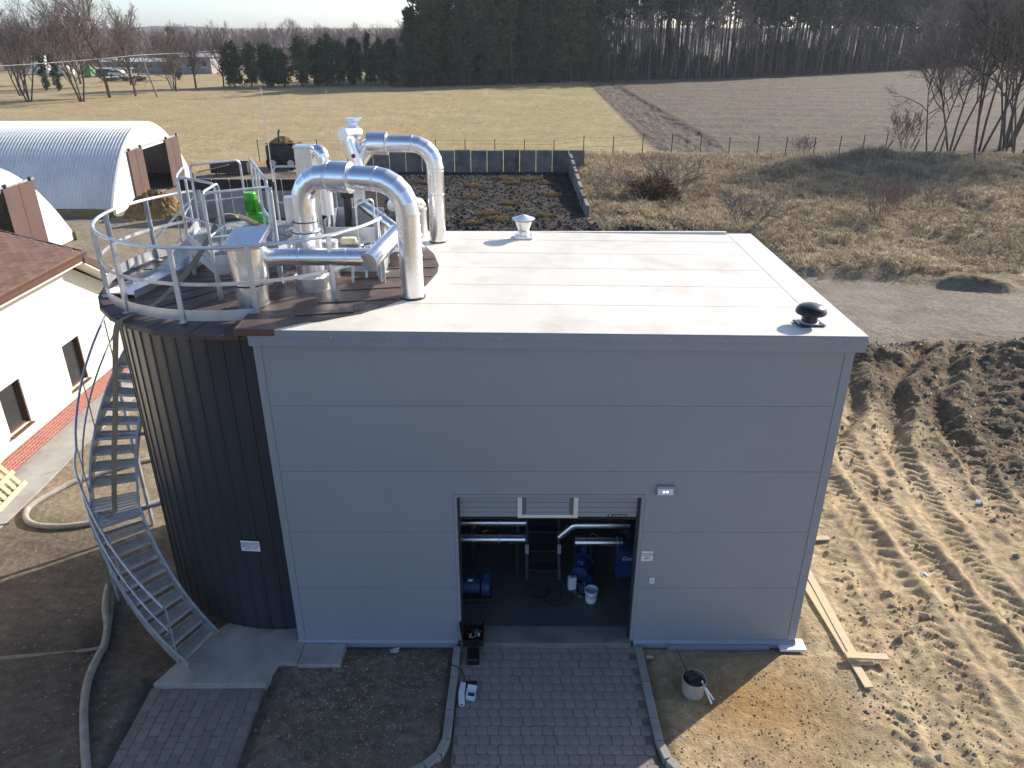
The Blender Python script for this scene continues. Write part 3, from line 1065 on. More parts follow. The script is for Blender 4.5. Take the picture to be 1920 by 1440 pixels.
def build_tank():
    n = 64
    step = 360 / n
    Rr = 2.5
    a = R(step / 2)
    hw = Rr * math.sin(a) - .001
    m = MB()
    prof = [(-hw, 0), (-hw * .80, .0), (-hw * .74, .015), (-hw * .60, .015), (-hw * .54, 0), (hw, 0)]
    rr = Rr * math.cos(a)
    vs, fs = [], []
    for z in (.10, 5.53):
        for x, dpt in prof: vs.append((rr + dpt, x, z))
        for x, dpt in prof: vs.append((rr + dpt - .012, x, z))
    k = len(prof)
    for i in range(k - 1):
        fs.append((i, i + 1, 2 * k + i + 1, 2 * k + i))
    fs.append((0, 2 * k, 3 * k, k))
    fs.append((k - 1, 2 * k - 1, 4 * k - 1, 3 * k - 1))
    m.add(vs, fs)
    proto = m.build('cladding_sheet', 'tank_anthracite', tank)
    proto.matrix_parent_inverse = Matrix.Identity(4)
    for i in range(n):
        o = proto if i == 0 else proto.copy()
        if i: COL.objects.link(o)
        o.rotation_euler = (0, 0, R(i * step))
    MB().lathe([(2.46, .05), (2.46, 5.5)], (TC[0], TC[1], 0), 64).build('shell', 'dark_inside', tank)
    # brown roof: gently conical, polygonal, with a drip edge; sheets with lapped seams
    ns = 32
    rf = None
    for i in range(ns):
        a0, a1 = i * 360 / ns, (i + 1) * 360 / ns
        c, e0, e1 = polar(TC, .02, (a0 + a1) / 2, 5.64), polar(TC, 2.72, a0 + .1, 5.585 + .006 * (i % 2)), polar(TC, 2.72, a1 + .9, 5.585 + .006 * (i % 2))
        d0, d1 = e0 - Vector((0, 0, .07)), e1 - Vector((0, 0, .07))
        mm = MB().add([c, e0, e1, d0, d1], [(0, 1, 2), (1, 3, 4, 2)])
        mm.build('roof_sheet', 'membrane_brown', tank)
    for a in list(range(95, 275, 15)):
        p0, p1 = polar(TC, .5, a, 5.632), polar(TC, 2.71, a, 5.594)
        MB().bar(p0, p1, .04, .012).build('seam_batten', 'membrane_brown', tank)
    MB().lathe([(2.44, 5.52), (2.70, 5.52), (2.70, 5.54), (2.44, 5.54)], (TC[0], TC[1], 0), 64).build('drip_edge', 'brown_metal', tank)
    # membrane lapped over the hall roof
    def lap(p): return (p[0], p[1], roofz(max(p[0], 0)) + .017)
    out = [(-.16, -.08), (.34, -.10), (.62, .12), (1.42, .60), (1.90, 1.22), (2.21, 1.95), (2.32, 2.62), (2.31, 3.05), (2.16, 3.75), (1.85, 4.55), (1.30, 5.25), (.55, 5.55), (-.16, 5.55)]
    cen = (-.16, 2.75)
    for i in range(len(out) - 1):
        p0, p1 = out[i], out[i + 1]
        dz = .003 * (i % 2)
        vs = [Vector(lap(cen)) + Vector((0, 0, dz)), Vector(lap(p0)) + Vector((0, 0, dz)), Vector(lap(p1)) + Vector((0, 0, dz)), Vector(lap(p0)) - Vector((0, 0, .015)), Vector(lap(p1)) - Vector((0, 0, .015))]
        MB().add(vs, [(0, 1, 2), (1, 3, 4, 2)]).build('membrane_sheet', 'membrane_brown', tank)
    for k, (xa, ya, xb, yb) in enumerate(((.5, .45, 1.3, .62), (.7, 1.0, 1.85, 1.22), (.9, 1.6, 2.1, 1.85), (1.0, 2.2, 2.25, 2.38), (1.1, 2.75, 2.27, 2.9), (1.2, 3.3, 2.2, 3.42))):
        MB().bar((xa, ya, roofz(xa) + .026), (xb, yb, roofz(xb) + .026), .05, .012).build('seam_batten', 'membrane_brown', tank)
    MB().box(-.20, -.155, -.09, 5.55, 5.56, 5.735).build('membrane_upstand', 'membrane_brown', tank, bevel=.01)
    e = MB()
    e.prism([(-.18, -.125), (.36, -.125), (.36, -.085), (-.18, -.05)], 5.64, 5.742)
    e.build('membrane_edge', 'brown_metal', tank, bevel=.006)


build_tank()
s = thing('tank_sign', 'white information sign with four text lines on the dark tank', 'sign', tuple(polar(TC, 2.54, -94, 1.88)))
mt = Matrix.Translation(polar(TC, 2.542, -94, 1.88)) @ Matrix.Rotation(R(-94 + 90), 4, 'Z') @ Matrix.Rotation(math.pi / 2, 4, 'X')
m = MB().box(-.155, .155, -.10, .10, 0, .004)
m.v = [tuple(mt @ Vector(p)) for p in m.v]
m.build('plate', 'sign_white', s)
text_mesh('lettering', ['BIOREAKTOR BT01', 'POJEMNOŚĆ 5,70m', 'ŚREDNICA: 7,87 m', 'MASA: 100 m'], .036, mt @ Matrix.Translation((0, 0, .0055)), 'ink', s)

# ------------------------------------------------------------------ spiral stair
stair = thing('spiral_stair', 'galvanised stair winding up around the left side of the dark tank', 'stair', (-1.7, -.3, .1))


def build_stair():
    ri, ro = 2.86, 3.59
    steps = [(-110.2 - 3.76 * i, .258 + .185 * i) for i in range(9)]
    landing = (-143.6, -159.0, 1.925)
    upper = [(-162.0 - 3.86 * i, 2.095 + .186 * i) for i in range(19)]
    def tread(a, z, da=4.6):
        # open grating: frame and bearing bars
        p = [polar(TC, ri + .02, a), polar(TC, ro - .02, a), polar(TC, ro - .02, a - da), polar(TC, ri + .02, a - da)]
        m = MB()
        for q0, q1 in ((p[0], p[1]), (p[1], p[2]), (p[2], p[3]), (p[3], p[0])):
            m.bar(q0 + Vector((0, 0, z - .018)), q1 + Vector((0, 0, z - .018)), .012, .055)
        nb = 22
        for j in range(1, nb):
            t = j / nb
            m.bar(p[0].lerp(p[1], t) + Vector((0, 0, z - .018)), p[3].lerp(p[2], t) + Vector((0, 0, z - .018)), .013, .04)
        for t in (.2, .4, .6, .8):
            m.bar(p[0].lerp(p[3], t) + Vector((0, 0, z - .008)), p[1].lerp(p[2], t) + Vector((0, 0, z - .008)), .006, .012)
        m.build('tread', 'galvanised', stair)
    for a, z in steps + upper: tread(a, z)
    # landing
    a0, a1, z = landing
    m = MB()
    for r in np.linspace(ri + .02, ro - .02, 26):
        pts = arc(TC, r, a0, a1, 4, z - .016)
        for q0, q1 in zip(pts[:-1], pts[1:]): m.bar(q0, q1, .014, .036)
    for a in np.linspace(a0, a1, 9):
        m.bar(polar(TC, ri + .02, a, z - .01), polar(TC, ro - .02, a, z - .01), .007, .02)
    m.bar(polar(TC, ri + .02, a0, z - .02), polar(TC, ro - .02, a0, z - .02), .012, .07)
    m.build('landing', 'galvanised', stair)
    # stringers
    def zz(a):
        if a > -143.6: return .258 + .185 * ((-110.2 - a) / 3.76)
        if a > -160: return 1.925
        return 2.095 + .186 * ((-162.0 - a) / 3.86)
    angs = [-108.6] + list(np.arange(-112, -143.5, -3.2)) + [-143.6, -147, -151, -155, -159.5] + list(np.arange(-163, -232, -3.2))
    for r, nm in ((ri, 'stringer'), (ro, 'stringer')):
        m = MB()
        for b0, b1 in zip(angs[:-1], angs[1:]):
            for a, c in ((b0, b1),):
                v = []
                for an in (a, c):
                    lo = max(.1, zz(an) - .20)
                    for rr in (r - .006, r + .006):
                        v += [polar(TC, rr, an, lo), polar(TC, rr, an, zz(an) + .05)]
                m.add(v, [(0, 1, 5, 4), (2, 6, 7, 3), (1, 3, 7, 5), (0, 4, 6, 2)])
                sg = 1 if r > 3.2 else -1
                fl = []
                for an in (a, c):
                    for rr in (r + sg * .006, r + sg * .032):
                        fl += [polar(TC, rr, an, zz(an) + .04), polar(TC, rr, an, zz(an) + .052)]
                m.add(fl, [(0, 1, 5, 4), (2, 6, 7, 3), (1, 3, 7, 5), (0, 4, 6, 2)])
        m.build(nm, 'galvanised', stair)
    # handrail: two tubes on the outside with posts
    for dz, rad, nm in ((1.0, .021, 'handrail'), (.52, .017, 'middle_rail')):
        pts = [polar(TC, ro + .03, a, zz(a) + dz) for a in angs[1:]]
        if dz == 1.0:
            pts = [polar(TC, ro + .03, angs[1], zz(angs[1]) + .99)] + pts[1:]
        MB().tube(pts, rad, 8).build(nm, 'galvanised', stair, True)
    for a in (-111.2, -127, -142.5, -160.5, -176, -192, -208, -224):
        p = polar(TC, ro + .03, a)
        MB().bar(p + Vector((0, 0, max(.1, zz(a) - .1))), p + Vector((0, 0, zz(a) + 1.0)), .04, .02, SUN_H.to_3d()).build('post', 'galvanised', stair)
    # brackets to the tank and legs
    for a in (-151, -176, -200, -222):
        MB().bar(polar(TC, 2.51, a, zz(a) - .13), polar(TC, ro, a, zz(a) - .13), .05, .05).build('bracket', 'galvanised', stair)
    p = polar(TC, ro - .06, -152)
    MB().bar((p.x, p.y, -.03), (p.x, p.y, 1.86), .06, .06, (0, 1, 0)).build('leg', 'galvanised', stair)
    p = polar(TC, ro - .06, -190)
    MB().bar((p.x, p.y, -.03), (p.x, p.y, 3.3), .06, .06, (0, 1, 0)).build('leg', 'galvanised', stair)


build_stair()

# ------------------------------------------------------------------ guard rail round the tank roof
RC, RR_, ZT = (-.75, 2.75), 2.29, 5.60
rail = thing('tank_guard_rail', 'curved galvanised guard rail with toe board around the tank roof', 'railing', (RC[0], RC[1], ZT))


def build_rail():
    ps = [-16, -44, -73, -99, -126, -151, -177, -204, -230]
    for dz, w, h, nm in ((1.10, .048, .03, 'top_rail'), (.58, .03, .045, 'middle_rail')):
        m = MB()
        pts = [polar(RC, RR_, a, ZT + dz) for a in np.arange(-12, -231.1, -4)]
        if nm == 'top_rail':
            m.tube(pts, .027, 8)
        else:
            for q0, q1 in zip(pts[:-1], pts[1:]): m.bar(q0, q1, .010, .05)
        m.build(nm, 'galvanised_bright', rail, nm == 'top_rail')
    m = MB()
    pts = [polar(RC, RR_ + .018, a, ZT + .125) for a in np.arange(-73, -231, -4)]
    for q0, q1 in zip(pts[:-1], pts[1:]): m.bar(q0, q1, .006, .16)
    m.build('toe_board', 'galvanised_bright', rail)
    for a in ps:
        p = polar(RC, RR_ + .0, a)
        rz = R(a)
        m = MB().obox((p.x, p.y, ZT + .56), (.065, .012, 1.09), rz)
        q = p + Vector((math.cos(rz), math.sin(rz), 0)) * .034
        m.obox((q.x, q.y, ZT + .56), (.008, .075, 1.085), rz)
        m.obox((p.x, p.y, ZT + .02), (.16, .09, .012), rz)
        m.build('post', 'galvanised', rail)


build_rail()

# ------------------------------------------------------------------ equipment on the tank roof
def duct(parent, pts, r, bend_r, k=4, n=28, material='aluminium', bands=True, caps=(True, True)):
    """a sheet-metal duct: straight sections, mitred elbow gores and joint bands, each a piece of its own"""
    path = bend(pts, bend_r, k)
    m = MB().tube(path, r, n, caps=False, gores=True)
    for i in range(len(path) - 1):
        L = (path[i + 1] - path[i]).length
        s = MB()
        s.v = m.v[2 * n * i:2 * n * (i + 1)]
        s.f = [(j, (j + 1) % n, n + (j + 1) % n, n + j) for j in range(n)]
        if i == 0 and caps[0]: s.f.append(tuple(range(n - 1, -1, -1)))
        if i == len(path) - 2 and caps[1]: s.f.append(tuple(range(n, 2 * n)))
        s.build('duct_section' if L > bend_r * .9 else 'elbow_gore', material, parent, True, ang=50)
        if bands and 0 < i:
            d = (path[i + 1] - path[i]).normalized()
            if L > bend_r * .9 or (path[i] - path[i - 1]).length > bend_r * .9:
                MB().cyl(path[i] - d * .012, path[i] + d * .012, r + .006, n=n, caps=True).build('joint_band', 'aluminium_dull', parent, True)


def ring(parent, c, d, r, h, material='aluminium_dull', name='joint_band', n=28):
    d = Vector(d).normalized()
    c = Vector(c)
    return MB().cyl(c - d * h / 2, c + d * h / 2, r, n=n).build(name, material, parent, True)


def rail_run(parent, pts, z, h, mid=True, r=.021, name='rail', rr=.09, material='galvanised'):
    """bent tube guard rail frame: up one end, along, and down the other"""
    top = [Vector((p[0], p[1], z + h)) for p in pts]
    path = [Vector((pts[0][0], pts[0][1], z))] + top + [Vector((pts[-1][0], pts[-1][1], z))]
    MB().tube(bend(path, rr, 4), r, 8).build(name, material, parent, True)
    if mid:
        MB().tube([Vector((p[0], p[1], z + h * .53)) for p in pts], r * .8, 8).build('middle_rail', material, parent, True)


def equipment():
    # front arch
    t = thing('arched_duct', 'front shiny arched duct from brown tank roof down to white hall roof', 'duct', (.45, 1.74, 5.6))
    A, B = (.45, 1.74), (2.06, 1.38)
    duct(t, [(A[0], A[1], 6.62), (A[0], A[1], 7.465), (B[0], B[1], 7.445), (B[0], B[1], roofz(B[0]) - .0)], .176, .48, 5)
    d = Vector((B[0] - A[0], B[1] - A[1], -.02)).normalized()
    ring(t, Vector((A[0], A[1], 7.463)) + d * .62, d, .222, .31, 'aluminium', 'wide_collar')
    ring(t, Vector((A[0], A[1], 7.463)) + d * .79, d, .228, .02)
    ring(t, Vector((A[0], A[1], 7.463)) + d * .47, d, .228, .02)
    ring(t, (B[0], B[1], 6.35), (0, 0, 1), .182, .016)
    ring(t, (B[0], B[1], 6.80), (0, 0, 1), .182, .016)
    ring(t, (B[0], B[1], roofz(B[0]) + .01), (0, 0, 1), .195, .03, 'dark_steel', 'foot_seal')
    MB().lathe([(.215, 6.36), (.215, 6.64)], (A[0], A[1], 0), 32).build('duct_section', 'aluminium', t, True)
    MB().lathe([(.222, 5.92), (.222, 6.34), (.19, 6.36)], (A[0], A[1], 0), 32).build('duct_section', 'aluminium', t, True)
    MB().lathe([(.275, 5.62), (.275, 5.93), (.22, 5.945)], (A[0], A[1], 0), 32).build('base_drum', 'aluminium', t, True)
    for z in (6.34, 6.63, 6.78):
        ring(t, (A[0], A[1], z), (0, 0, 1), .226 if z < 6.7 else .19, .014, 'dark_steel' if z > 6.4 else 'aluminium_dull')
    # rectangular inspection box clipped to the left leg
    MB().obox((.20, 1.90, 6.93), (.16, .24, .36), .2).build('inspection_box', 'aluminium_dull', t, bevel=.01)
    # back arch
    t = thing('arched_duct', 'rear shiny arched duct standing behind the front one', 'duct', (2.15, 4.72, 5.6))
    duct(t, [(.62, 4.86, 7.05), (.95, 4.80, 7.50), (2.15, 4.70, 7.50), (2.15, 4.70, roofz(2.15))], .155, .42, 5)
    ring(t, (1.09, 4.79, 7.50), (1, -.06, 0), .205, .33, 'aluminium', 'wide_collar')
    ring(t, (1.27, 4.78, 7.50), (1, -.06, 0), .21, .02)
    ring(t, (2.15, 4.70, 6.60), (0, 0, 1), .160, .016)
    ring(t, (2.15, 4.70, 7.02), (0, 0, 1), .160, .016)
    ring(t, (2.15, 4.70, roofz(2.15) + .01), (0, 0, 1), .165, .03, 'dark_steel', 'foot_seal')
    # leaning capped stub and its square stack at the back
    t = thing('square_stack', 'rear square silver stack with cap and a leaning round stub', 'vent stack', (.63, 4.95, 5.6))
    MB().box(.54, .74, 4.92, 5.10, 5.6, 7.86).build('shaft', 'aluminium', t, bevel=.006)
    MB().box(.50, .78, 4.88, 5.14, 7.865, 7.92).build('cap', 'aluminium', t, bevel=.006)
    MB().cyl((.52, 4.58, 7.68), (.72, 4.92, 7.66), .125, n=24).build('side_stub', 'aluminium', t, True)
    MB().tube([(.60, 4.62, 7.60), (.68, 4.60, 7.30), (.84, 4.60, 6.75)], .115, 20).build('leaning_pipe', 'aluminium', t, True)
    MB().cyl((.70, 4.485, 7.32), (.70, 4.475, 7.32), .04, n=12).build('round_label', 'ink_red', t)
    # square stack in the middle with curved pipe
    t = thing('square_stack', 'middle square silver stack with a curved pipe on its right', 'vent stack', (.2, 3.05, 5.6))
    MB().box(.05, .33, 2.98, 3.24, 5.6, 7.66).build('shaft', 'aluminium', t, bevel=.006)
    MB().box(.035, .345, 2.965, 3.255, 7.662, 7.70).build('cap', 'aluminium_dull', t, bevel=.006)
    MB().tube(bend([(.34, 3.1, 7.60), (.50, 3.0, 7.62), (.50, 3.0, 6.6)], .13, 4), .105, 20, gores=True).build('curved_pipe', 'aluminium', t, True, ang=50)
    # box-headed vessel in front left
    t = thing('capped_vessel', 'silver upright vessel with slanted square lid inside the guard rail', 'vessel', (-.27, 1.02, 5.6))
    MB().lathe([(.235, 5.6), (.235, 6.02)], (-.27, 1.02, 0), 32).build('lower_drum', 'aluminium', t, True)
    ring(t, (-.27, 1.02, 6.03), (0, 0, 1), .24, .02, 'dark_steel')
    m = MB()
    n = 28
    lo, hi = [], []
    for i in range(n):
        a = 2 * math.pi * i / n
        c, s = math.cos(a), math.sin(a)
        q = (abs(c) ** 5 + abs(s) ** 5) ** (-1 / 5)
        lo.append((-.26 + .262 * c, 1.02 + .24 * s, 6.045))
        hi.append((-.24 + .275 * c * (.45 + .55 * q), 1.03 + .24 * s * (.4 + .6 * q), 6.66 + .12 * (s * .5 + .5) + .04 * c))
    m.add(lo + hi, [(i, (i + 1) % n, n + (i + 1) % n, n + i) for i in range(n)])
    m.build('upper_shell', 'aluminium', t, True, ang=60)
    m = MB()
    vs = [(-.51, .79, 6.66), (.03, .77, 6.70), (.05, 1.27, 6.83), (-.48, 1.29, 6.79)]
    m.add([Vector(p) - Vector((0, 0, .10)) for p in vs] + [Vector(p) for p in vs], [(0, 3, 2, 1), (4, 5, 6, 7), (0, 1, 5, 4), (1, 2, 6, 5), (2, 3, 7, 6), (3, 0, 4, 7)])
    m.build('slanted_lid', 'aluminium', t, bevel=.008)
    # horizontal pipe to the capped tee
    t = thing('header_pipe', 'horizontal silver pipe with round capped end crossing low in front', 'pipe', (.7, 1.22, 6.36))
    duct(t, [(-.02, 1.14, 6.385), (.45, 1.17, 6.38), (1.12, 1.22, 6.365), (1.50, 1.25, 6.355)], .128, .01, 1)
    duct(t, [(1.49, 1.10, 6.32), (1.60, 1.46, 6.40), (1.80, 2.02, 6.54)], .135, .01, 1)
    MB().cyl((1.482, 1.085, 6.317), (1.488, 1.10, 6.32), .142, n=28).build('end_cap', 'aluminium_dull', t, True)
    duct(t, [(1.78, 2.04, 6.54), (2.02, 1.72, 6.20)], .125, .01, 1)
    duct(t, [(1.80, 1.80, 6.16), (1.86, 2.10, 6.22), (1.95, 2.9, 6.22)], .135, .01, 1)
    for x, y in ((1.52, 2.03), (.52, 2.25)):
        MB().bar((x, y, 5.62), (x, y, 6.35), .05, .05, (0, 1, 0)).build('support_post', 'galvanised', t)
    # slanted pipe farther back
    t = thing('slanted_pipe', 'slim silver pipe sloping down to the right behind the front arch', 'pipe', (1.3, 3.8, 6.2))
    duct(t, [(.80, 4.25, 6.52), (1.25, 3.85, 6.32), (1.86, 3.35, 6.02), (2.0, 3.25, 5.9)], .095, .01, 1)
    MB().bar((1.25, 3.85, 5.62), (1.25, 3.85, 6.23), .04, .04, (0, 1, 0)).build('support_post', 'galvanised', t)
    MB().bar((1.78, 3.42, roofz(1.8)), (1.78, 3.42, 5.98), .04, .04, (0, 1, 0)).build('support_post', 'galvanised', t)
    t = thing('short_stub_duct', 'short silver stub duct beside the rear arch leg', 'duct', (1.80, 5.1, 5.6))
    duct(t, [(1.80, 5.12, roofz(1.8)), (1.80, 5.12, 6.35), (1.35, 4.4, 6.45)], .11, .14, 3)
    # small valves and lagged pipes
    t = thing('valve_cluster', 'cluster of short silver pipes and a dark valve near the platform', 'valve', (.9, 2.8, 5.62))
    MB().cyl((.58, 2.62, 6.06), (1.05, 2.58, 6.06), .075, n=20).build('pipe_section', 'aluminium', t, True)
    MB().cyl((1.05, 2.58, 6.06), (1.08, 2.58, 6.06), .09, n=20).build('flange', 'galvanised_bright', t, True)
    MB().cyl((1.15, 2.72, 6.08), (1.18, 2.66, 6.08), .065, n=20).build('valve_wheel', 'galvanised_bright', t, True)
    MB().cyl((1.14, 2.74, 6.08), (1.17, 2.86, 6.08), .075, n=16).build('valve_body', 'dark_steel', t, True)
    MB().cyl((1.0, 3.05, 6.05), (1.5, 3.0, 6.05), .075, n=20).build('pipe_section', 'aluminium', t, True)
    MB().cyl((.62, 3.2, 6.08), (.95, 3.2, 6.08), .07, n=20).build('pipe_section', 'aluminium', t, True)
    MB().lathe([(.12, 5.62), (.12, 6.28), (.13, 6.29), (.13, 6.32), (.0, 6.33)], (.64, 2.35, 0), 20).build('insulated_pot', 'aluminium_dull', t, True)
    MB().obox((.82, 2.9, 6.18), (.26, .16, .10), .1).build('foam_lagging', 'foam_yellow', t, bevel=.03)
    MB().box(.56, 1.45, 2.6, 3.2, 5.62, 5.96).build('skid', 'galvanised', t, bevel=.01)
    # hatch trough
    t = thing('hatch_trough', 'grey steel hatch trough in the middle of the tank roof', 'trough', (.7, 3.9, 5.62))
    MB().box(.32, 1.20, 3.40, 3.43, 5.62, 6.28).build('front_plate', 'galvanised_bright', t, bevel=.004)
    MB().box(.32, 1.20, 4.40, 4.43, 5.62, 6.40).build('back_plate', 'galvanised', t)
    MB().box(.30, .33, 3.44, 4.40, 5.62, 6.40).build('side_plate', 'galvanised', t)
    MB().box(1.19, 1.22, 3.44, 4.40, 5.62, 6.30).build('side_plate', 'galvanised', t)
    MB().box(.33, 1.19, 3.44, 4.40, 6.0, 6.05).build('trough_bottom', 'dark_steel', t)
    MB().cyl((.58, 4.1, 6.05), (.60, 4.12, 6.75), .07, n=14).build('mixer_shaft', 'dark_steel', t, True)
    MB().obox((.60, 4.1, 6.78), (.22, .2, .24), .3).build('mixer_drive', 'machine_dark', t, bevel=.02)
    # low triangular frame
    t = thing('channel_frame', 'low galvanised channel frame lying on the brown roof', 'frame', (1.1, 2.2, 5.62))
    MB().bar((.88, 1.83, 5.66), (1.50, 2.62, 5.70), .07, .06).build('channel', 'galvanised', t)
    MB().bar((.70, 2.38, 6.10), (1.40, 2.30, 6.10), .04, .04).build('channel', 'galvanised', t)
    for x, y in ((1.02, 2.02), (1.20, 2.24), (1.36, 2.44)):
        MB().bar((x, y, 5.69), (x + .02, y + .05, 6.09), .04, .03, (0, 1, 0)).build('upright', 'galvanised', t)
    t = thing('u_frame', 'slim upside-down U frame of bent tube behind the guard rail', 'frame', (1.05, 3.2, 5.95))
    MB().tube(bend([(.93, 3.16, 5.60), (.93, 3.16, 6.72), (1.20, 3.34, 6.80), (1.20, 3.34, 5.60)], .07, 4), .018, 8).build('bent_tube', 'galvanised_bright', t, True)

    # service platform with guard rails
    t = thing('service_platform', 'raised grating platform with bent tube guard rails around the green motor', 'platform', (-1.1, 3.2, 5.6))
    zp = 6.15
    pl = [(-.10, 1.98), (-.92, 1.46), (-1.86, 2.80), (-2.08, 3.92), (-1.36, 4.50), (.0, 4.3)]
    fr = MB()
    for (x0, y0), (x1, y1) in zip(pl, pl[1:] + pl[:1]):
        fr.bar((x0, y0, zp - .06), (x1, y1, zp - .06), .04, .14)
    fr.build('edge_frame', 'galvanised', t)
    # grating bars clipped to the outline
    def inside(x, y):
        c = False
        for (x0, y0), (x1, y1) in zip(pl, pl[1:] + pl[:1]):
            if (y0 > y) != (y1 > y) and x < (x1 - x0) * (y - y0) / (y1 - y0) + x0: c = not c
        return c
    g = MB()
    for x in np.arange(-2.06, .0, .045):
        yy = [y for y in np.arange(1.4, 4.6, .02) if inside(x, y)]
        if yy: g.bar((x, yy[0], zp - .012), (x, yy[-1], zp - .012), .006, .03)
    for y in np.arange(1.5, 4.5, .11):
        xx = [x for x in np.arange(-2.1, .1, .02) if inside(x, y)]
        if xx: g.bar((xx[0], y, zp - .005), (xx[-1], y, zp - .005), .006, .012)
    g.build('grating', 'galvanised', t)
    for x, y in ((-.12, 1.98), (-.92, 1.46), (-1.84, 2.80), (-2.05, 3.92), (-1.36, 4.48), (-.02, 4.25)):
        MB().bar((x, y, 5.6), (x, y, zp - .13), .06, .06, (0, 1, 0)).build('leg', 'galvanised', t)
    rail_run(t, [(-.92, 1.44), (-.08, 1.94)], 5.85, 1.40)
    MB().bar((-.09, 1.95, 5.85), (-.09, 1.95, 7.24), .05, .03, (0, 1, 0)).build('post', 'galvanised', t)
    rail_run(t, [(-.95, 1.50), (-.98, 2.22)], 5.85, 1.40)
    rail_run(t, [(-1.84, 2.80), (-1.02, 2.18)], 5.85, 1.40)
    rail_run(t, [(-1.87, 2.84), (-2.10, 3.70)], 5.85, 1.40)
    rail_run(t, [(-2.09, 3.96), (-1.38, 4.48)], 5.85, 1.40)
    rail_run(t, [(-1.27, 4.72), (-.28, 2.42)], 5.85, 1.40, mid=True)
    rail_run(t, [(-.95, 5.0), (.0, 5.0)], 5.6, 1.45, mid=True)
    for p in ((-2.1, 3.72), (-.3, 2.45), (-.78, 3.58), (-1.02, 4.15)):
        MB().tube([(p[0], p[1], 5.85), (p[0], p[1], 7.22)], .021, 8).build('post', 'galvanised', t, True)
    toe_skirt = MB().bar((-.92, 1.45, zp + .08), (-.10, 1.95, zp + .08), .006, .16)  # toe boards, carried round as skirt plates added to deepen the roof shadow
    toe_skirt.bar((-1.85, 2.82, zp + .08), (-.94, 1.50, zp + .08), .006, .16)
    toe_skirt.bar((-2.08, 3.9, zp + .02), (-1.87, 2.82, zp + .02), .006, .3)
    toe_skirt.bar((-.1, 1.97, zp + .04), (.0, 4.3, zp + .04), .006, .22)
    toe_skirt.build('toe_board', 'galvanised_bright', t)
    # steps down to the roof
    for i in range(3):
        z = 6.0 - i * .18
        MB().obox((-2.02 - .14 * i, 3.30 - .03 * i, z), (.20, .62, .03), .25).build('step', 'galvanised', t)
    MB().bar((-1.90, 2.95, 6.08), (-2.42, 2.85, 5.62), .012, .2).build('step_stringer', 'galvanised', t)
    MB().bar((-2.02, 3.62, 6.08), (-2.52, 3.52, 5.62), .012, .2).build('step_stringer', 'galvanised', t)

    # walkway plates
    t = thing('roof_walkway', 'galvanised folded walkway plate along the left side of the tank roof', 'walkway', (-2.2, 2.6, 5.6))
    a, b = Vector((-2.52, 1.62, 5.66)), Vector((-1.95, 4.35, 5.66))
    MB().bar(a, b, .42, .02).build('tread_plate', 'galvanised_bright', t)
    for s in (-1, 1):
        off = Vector((b - a)).normalized().cross(Vector((0, 0, 1))) * s * .215
        MB().bar(a + off, b + off, .008, .12).build('side_lip', 'galvanised_bright', t)

    # green geared motor
    t = thing('geared_motor', 'bright green upright geared motor on the service platform', 'motor', (-1.05, 3.95, 6.15))
    x, y = -1.05, 3.95
    MB().obox((x + .02, y, 6.19), (.42, .36, .08), .1).build('mounting_plate', 'galvanised', t, bevel=.008)
    MB().obox((x + .04, y, 6.315), (.34, .26, .17), .1).build('gearbox', 'motor_green', t, bevel=.035)
    MB().cyl((x + .16, y - .06, 6.27), (x + .16, y - .17, 6.27), .085, n=20).build('gearbox_flange', 'motor_green', t, True, bevel=.008)
    b_ = MB().lathe([(.098, 6.39), (.105, 6.41), (.105, 6.43), (.092, 6.44), (.092, 6.66)], (x - .05, y, 0), 28)
    b_.build('motor_body', 'motor_green', t, True)
    f = MB()
    for k in range(18):
        a_ = k * 20
        f.obox(polar((x - .05, y), .10, a_, 6.545), (.026, .006, .20), R(a_))
    f.build('cooling_fins', 'motor_green', t)
    MB().lathe([(.112, 6.65), (.115, 6.66), (.115, 6.755), (.10, 6.775), (.0, 6.78)], (x - .05, y, 0), 28).build('fan_cover', 'motor_green', t, True)
    MB().obox((x + .10, y - .03, 6.50), (.13, .14, .13), .1).build('terminal_box', 'motor_green', t, bevel=.02)
    MB().tube(bend([(x + .16, y - .03, 6.50), (x + .26, y - .05, 6.45), (x + .30, y + .05, 6.16)], .06, 4), .012, 6).build('cable', 'black_rubber', t, True)

    # lightning rods
    for (x, y, z0, z1), lb in (((-.03, 1.95, 7.24, 8.66), 'thin lightning rod clamped to the platform rail beside the green motor'),
                               ((.22, 4.9, 5.6, 8.42), 'thin lightning rod rising behind the middle square stack'),
                               ((1.50, 2.05, 6.3, 7.3), 'short lightning rod under the bend of the front arched duct')):
        r_ = thing('lightning_rod', lb, 'lightning rod', (x, y, z0), 'lightning rods on the tank roof')
        MB().cyl((x, y, z0), (x, y, z1), .009, .004, n=6).build('rod', 'galvanised_bright', r_, True)
        MB().cyl((x, y, z0 - .02), (x, y, z0 + .08), .02, n=8).build('clamp', 'dark_steel', r_, True)

    # flat hose over the rail and down the tank
    pts = [(.10, 2.75, 6.22), (-.40, 2.82, 6.34), (-.80, 2.62, 6.62), (-1.04, 2.42, 6.72), (-1.18, 2.1, 6.45), (-1.45, 1.62, 6.0), (-1.78, 1.05, 5.68), (-1.98, .68, 5.645), (-2.09, .50, 5.56),
           (-2.26, .56, 5.05), (-2.54, .70, 4.1), (-2.82, .82, 3.2), (-3.06, .93, 2.35), (-3.16, .98, 2.02), (-3.34, 1.02, 1.96), (-3.52, 1.06, 1.8), (-3.70, 1.2, .9), (-3.85, 1.36, .10), (-3.80, 1.3, .03), (-3.62, .9, .02), (-3.40, .35, .02), (-3.30, .0, .02), (-3.45, -.15, .03), (-4.0, -.22, .02), (-4.9, -.34, .02), (-6.2, -.5, .02)]
    m = MB()
    sm = []
